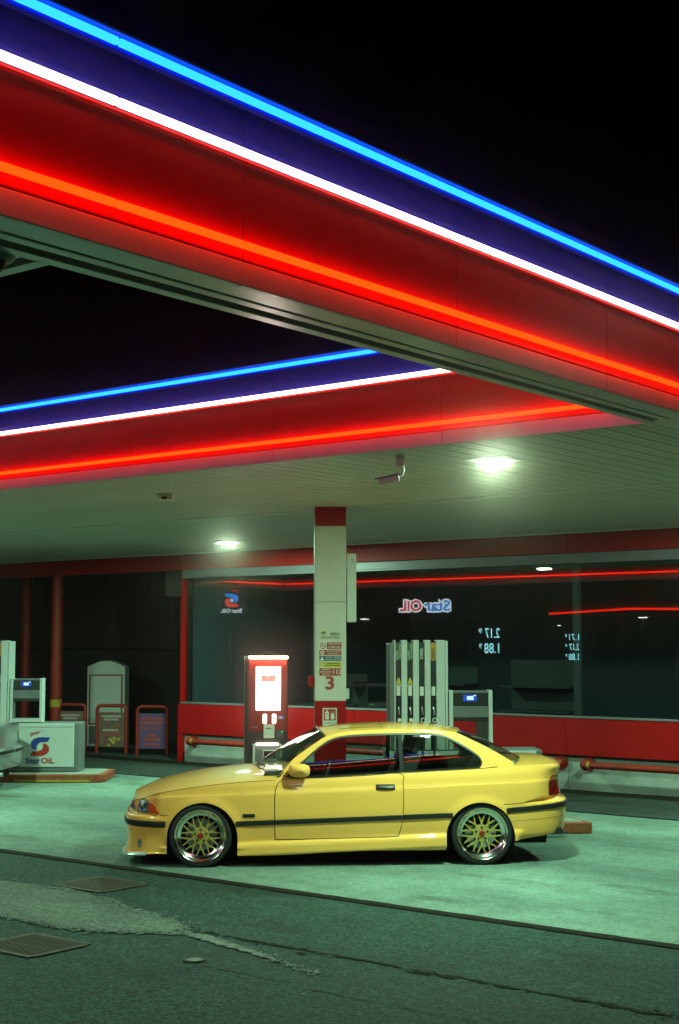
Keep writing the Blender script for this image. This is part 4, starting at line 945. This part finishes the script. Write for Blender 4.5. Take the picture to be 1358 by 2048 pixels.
    # wheels, arches and underside
    for c, cz, r in ARCH:
        for sy in (-1, 1):
            rows = [[(c + r * math.cos(q), sy * y, max(.13, cz + r * math.sin(q)) if math.sin(q) >= 0 else .13) for y in (.80, .45)] for q in [math.pi * k / 24 for k in range(25)]]
            rows = [[(c + r, sy * .80, .12), (c + r, sy * .45, .12)]] + rows + [[(c - r, sy * .80, .12), (c - r, sy * .45, .12)]]
            m = MB().grid(rows); m.add([(c - r, sy * .45, .1), (c + r, sy * .45, .1), (c + r, sy * .45, cz + r), (c - r, sy * .45, cz + r)], [(0, 1, 2, 3)]); m.build('wheel_well', 'gap_black', car)
    for x in (0.0, 2.70):
        for sy in (-1, 1): wheel(car, x, sy)
    bx('underside', 'gap_black', car, -.55, 3.40, -.44, .44, .155, .30)
    bx('underside', 'gap_black', car, .36, 2.34, -.78, .78, .16, .26)
    bx('underside', 'gap_black', car, 3.02, 3.50, -.70, .70, .27, .33)
    MB().cyl((3.40, -.45, .235), (3.60, -.45, .245), .035, n=14).build('exhaust', 'steel', car, True)
    # interior
    bx('cabin_floor', 'interior', car, .5, 3.1, -.70, .70, .27, .36)
    MB().prism([(.62, .40), (1.05, .40), (1.05, .72), (.98, .84), (.86, .885), (.60, .875)], 'y', -.68, .68).build('dashboard', 'interior', car, bevel=.02)
    for sy in (-1, 1): MB().prism([(.80, .36), (3.05, .36), (3.05, .925), (2.7, .895), (1.95, .862), (1.3, .832), (.80, .815)], 'y', sy * .690, sy * .722).build('door_card', 'interior', car)
    for sy in (-1, 1):
        MB().prism([(1.35, .42), (1.88, .42), (1.90, .52), (1.42, .60), (1.33, .55)], 'y', sy * .37 - .24, sy * .37 + .24).build('seat', 'seat_cloth', car, bevel=.04)
        MB().prism([(1.80, .50), (1.92, .46), (2.14, 1.00), (2.13, 1.03), (2.04, 1.03), (2.0, .97)], 'y', sy * .37 - .23, sy * .37 + .23).build('seat_back', 'seat_cloth', car, bevel=.04)
        MB().prism([(2.055, 1.04), (2.11, 1.035), (2.165, 1.16), (2.15, 1.185), (2.10, 1.185)], 'y', sy * .37 - .13, sy * .37 + .13).build('headrest', 'seat_cloth', car, bevel=.025)
    MB().prism([(2.30, .42), (2.75, .42), (3.02, .93), (3.05, .95), (2.85, .95), (2.62, .58), (2.30, .58)], 'y', -.62, .62).build('rear_seat', 'seat_cloth', car, bevel=.04)
    bx('parcel_shelf', 'interior', car, 2.85, 3.12, -.66, .66, .91, .93)
    MB().tube([(1.20 + .06 * math.sin(q), -.37 + .19 * math.cos(q), .80 + .17 * math.sin(q)) for q in [2 * math.pi * k / 28 for k in range(28)]], .016, 8, True).build('steering_wheel', 'interior', car, True)
    return car
CA = R(41.86)
make_car((-9.843 + .82 * 1.03 * -math.sin(CA), 10.2305 + .82 * 1.03 * math.cos(CA), .004), CA, 'paint_yellow', 'yellow two-door coupe with gold mesh wheels parked in the foreground', 1.03)
LC = R(33)
make_car((-20.37, 11.985, .004), LC, 'paint_silver', 'silver car cut off by the left edge, only its tail showing', 1.0)

# ---------------------------------------------------------------- things behind the viewer, most seen in the shop window
def price_sign(x, y, z, k, label, rows, rot):
    t = thing('price_sign', (x, y, 0), rot, label, 'price sign', 'lit price signs behind the viewer')
    for a in (-.7, .7): MB().cyl((a * k, .1, 0), (a * k, .1, z + 2.2 * k), .08, n=12).build('post', 'post_grey', t, True)
    bx('board', 'pump_black', t, -1.1 * k, 1.1 * k, 0, .2, z - .9 * k, z + 1.5 * k, .02)
    for i, s in enumerate(rows):
        text(s, 'digits', 'digit_cyan', t, (-.06 * k, -.01, z + (.95 - .62 * i) * k), .40 * k, .62 * k, bold=.01); text('9', 'digits', 'digit_cyan', t, (.44 * k, -.01, z + (1.05 - .62 * i) * k), .2 * k, bold=.01)
price_sign(-31.5, -12, 1.6, 1.0, 'tall price sign with two cyan prices, mirrored in the shop window beside the pump', ['2.17', '1.88'], R(180 - 20))
price_sign(-37.7, -30, 1.64, .85, 'price sign with three cyan prices further off, mirrored beside the mullion', ['1.71', '2.17', '1.88'], R(180 - 20))
bs = thing('brand_sign', (-34.8, -12, 0), R(180 - 20), 'lit brand sign on two posts, mirrored in the shop window above the pump', 'sign')
for a in (-.8, .8): MB().cyl((a, .1, 0), (a, .1, 4.2), .08, n=12).build('post', 'post_grey', bs, True)
bx('board', 'pump_black', bs, -1.5, 1.5, 0, .25, 3.2, 4.3, .03)
for q, (mt, bo) in enumerate((('sign_glow_white', .17), (None, .03))):
    text('Star', 'lettering', mt or 'sign_glow_blue', bs, (-.55, -.01 - .012 * q, 3.72), .44, 1.15 + .12 * (1 - q), bold=bo); text('OiL', 'lettering', mt or 'sign_glow_red', bs, (.62, -.01 - .012 * q, 3.72), .44, .95 + .12 * (1 - q), bold=bo)
ls = thing('logo_sign', (-46, -12, 0), R(138), 'tall lit star logo sign, mirrored in the left end of the shop window', 'sign')
MB().cyl((0, .15, 0), (0, .15, 3.6), .1, n=12).build('post', 'post_grey', ls, True)
lp = bx('board', 'pump_black', ls, -.75, .75, 0, .2, 3.4, 5.0, .03)
star_logo(lp, 0, -.01, 4.15, 2.2, ('sign_glow_blue', 'sign_glow_red', 'sign_glow_red', 'sign_glow_white', 'sign_glow_white', 'sign_glow_white'))
fc = thing('distant_canopy', (-38, -40, 0), R(42), 'distant second canopy with an orange neon edge, mirrored in the shop window', 'canopy')
bx('roof', 'red_panel', fc, -7, 7, -4, 4, 3.9, 4.6, .02)
MB().cyl((-7, 4.03, 4.0), (7, 4.03, 4.0), .045, n=8).build('neon_tube', 'neon_orange', fc); MB().cyl((7.03, -4, 4.0), (7.03, 4, 4.0), .045, n=8).build('neon_tube', 'neon_orange', fc)
for a in (-5, 5): MB().cyl((a, 0, 0), (a, 0, 3.9), .2, n=12).build('column', 'column_white', fc, True)
def street_lamp(x, y, h, label, power, rz=0., head=.35):
    t = thing('street_lamp', (x, y, 0), rz, label, 'street lamp', 'street lamps round the station')
    MB().cyl((0, 0, 0), (0, 0, h), .08, .05, 12).build('pole', 'post_grey', t, True)
    bx('head', 'post_grey', t, -head, head, -.15, .15, h, h + .1, .02); bx('lens', 'lamp_glow', t, -head * .85, head * .85, -.12, .12, h - .02, h - .003)
    if power:
        l = bpy.data.lights.new('lamp_light', 'AREA'); l.shape = 'RECTANGLE'; l.size = head * 1.7; l.size_y = .24; l.energy = power; l.color = (.75, 1, .78)
        lo = bpy.data.objects.new('lamp_light', l); col.objects.link(lo); lo.parent = t; lo.location = (0, 0, h - .04)
street_lamp(-44.5, -52, 3.9, 'far lamp post behind the viewer, first of four', 0)
street_lamp(-64, -46, 3.9, 'far lamp post behind the viewer, second of four', 0)
street_lamp(-60, -68, 3.6, 'far lamp post behind the viewer, third of four', 0)
street_lamp(-52, -9, 4.2, 'far lamp post behind the viewer, beside the brand sign', 0)
street_lamp(2.2, 19.5, 7.0, 'street lamp standing right of the shop, out of the picture', 30, R(60), .5)
street_lamp(3.5, -3.0, 7.0, 'unseen street lamp added at the roadside behind the viewer as fill', 40, R(40), .5)  # added fill for the foreground and the car side


# ---------------------------------------------------------------- added air volume imitating film halation round lamps and neon
hz = MB().box(-720, 720, -720, 720, -1, 8).build('halation_haze', None); tag(hz, kind='stuff')
m = bpy.data.materials.new('halation_air'); m.use_nodes = True; n = m.node_tree; n.nodes.clear()
v_ = n.nodes.new('ShaderNodeVolumePrincipled'); v_.inputs['Color'].default_value = (1, .74, .66, 1); v_.inputs['Density'].default_value = .0028; v_.inputs['Anisotropy'].default_value = .98
o = n.nodes.new('ShaderNodeOutputMaterial'); n.links.new(v_.outputs[0], o.inputs['Volume']); hz.data.materials.append(m)
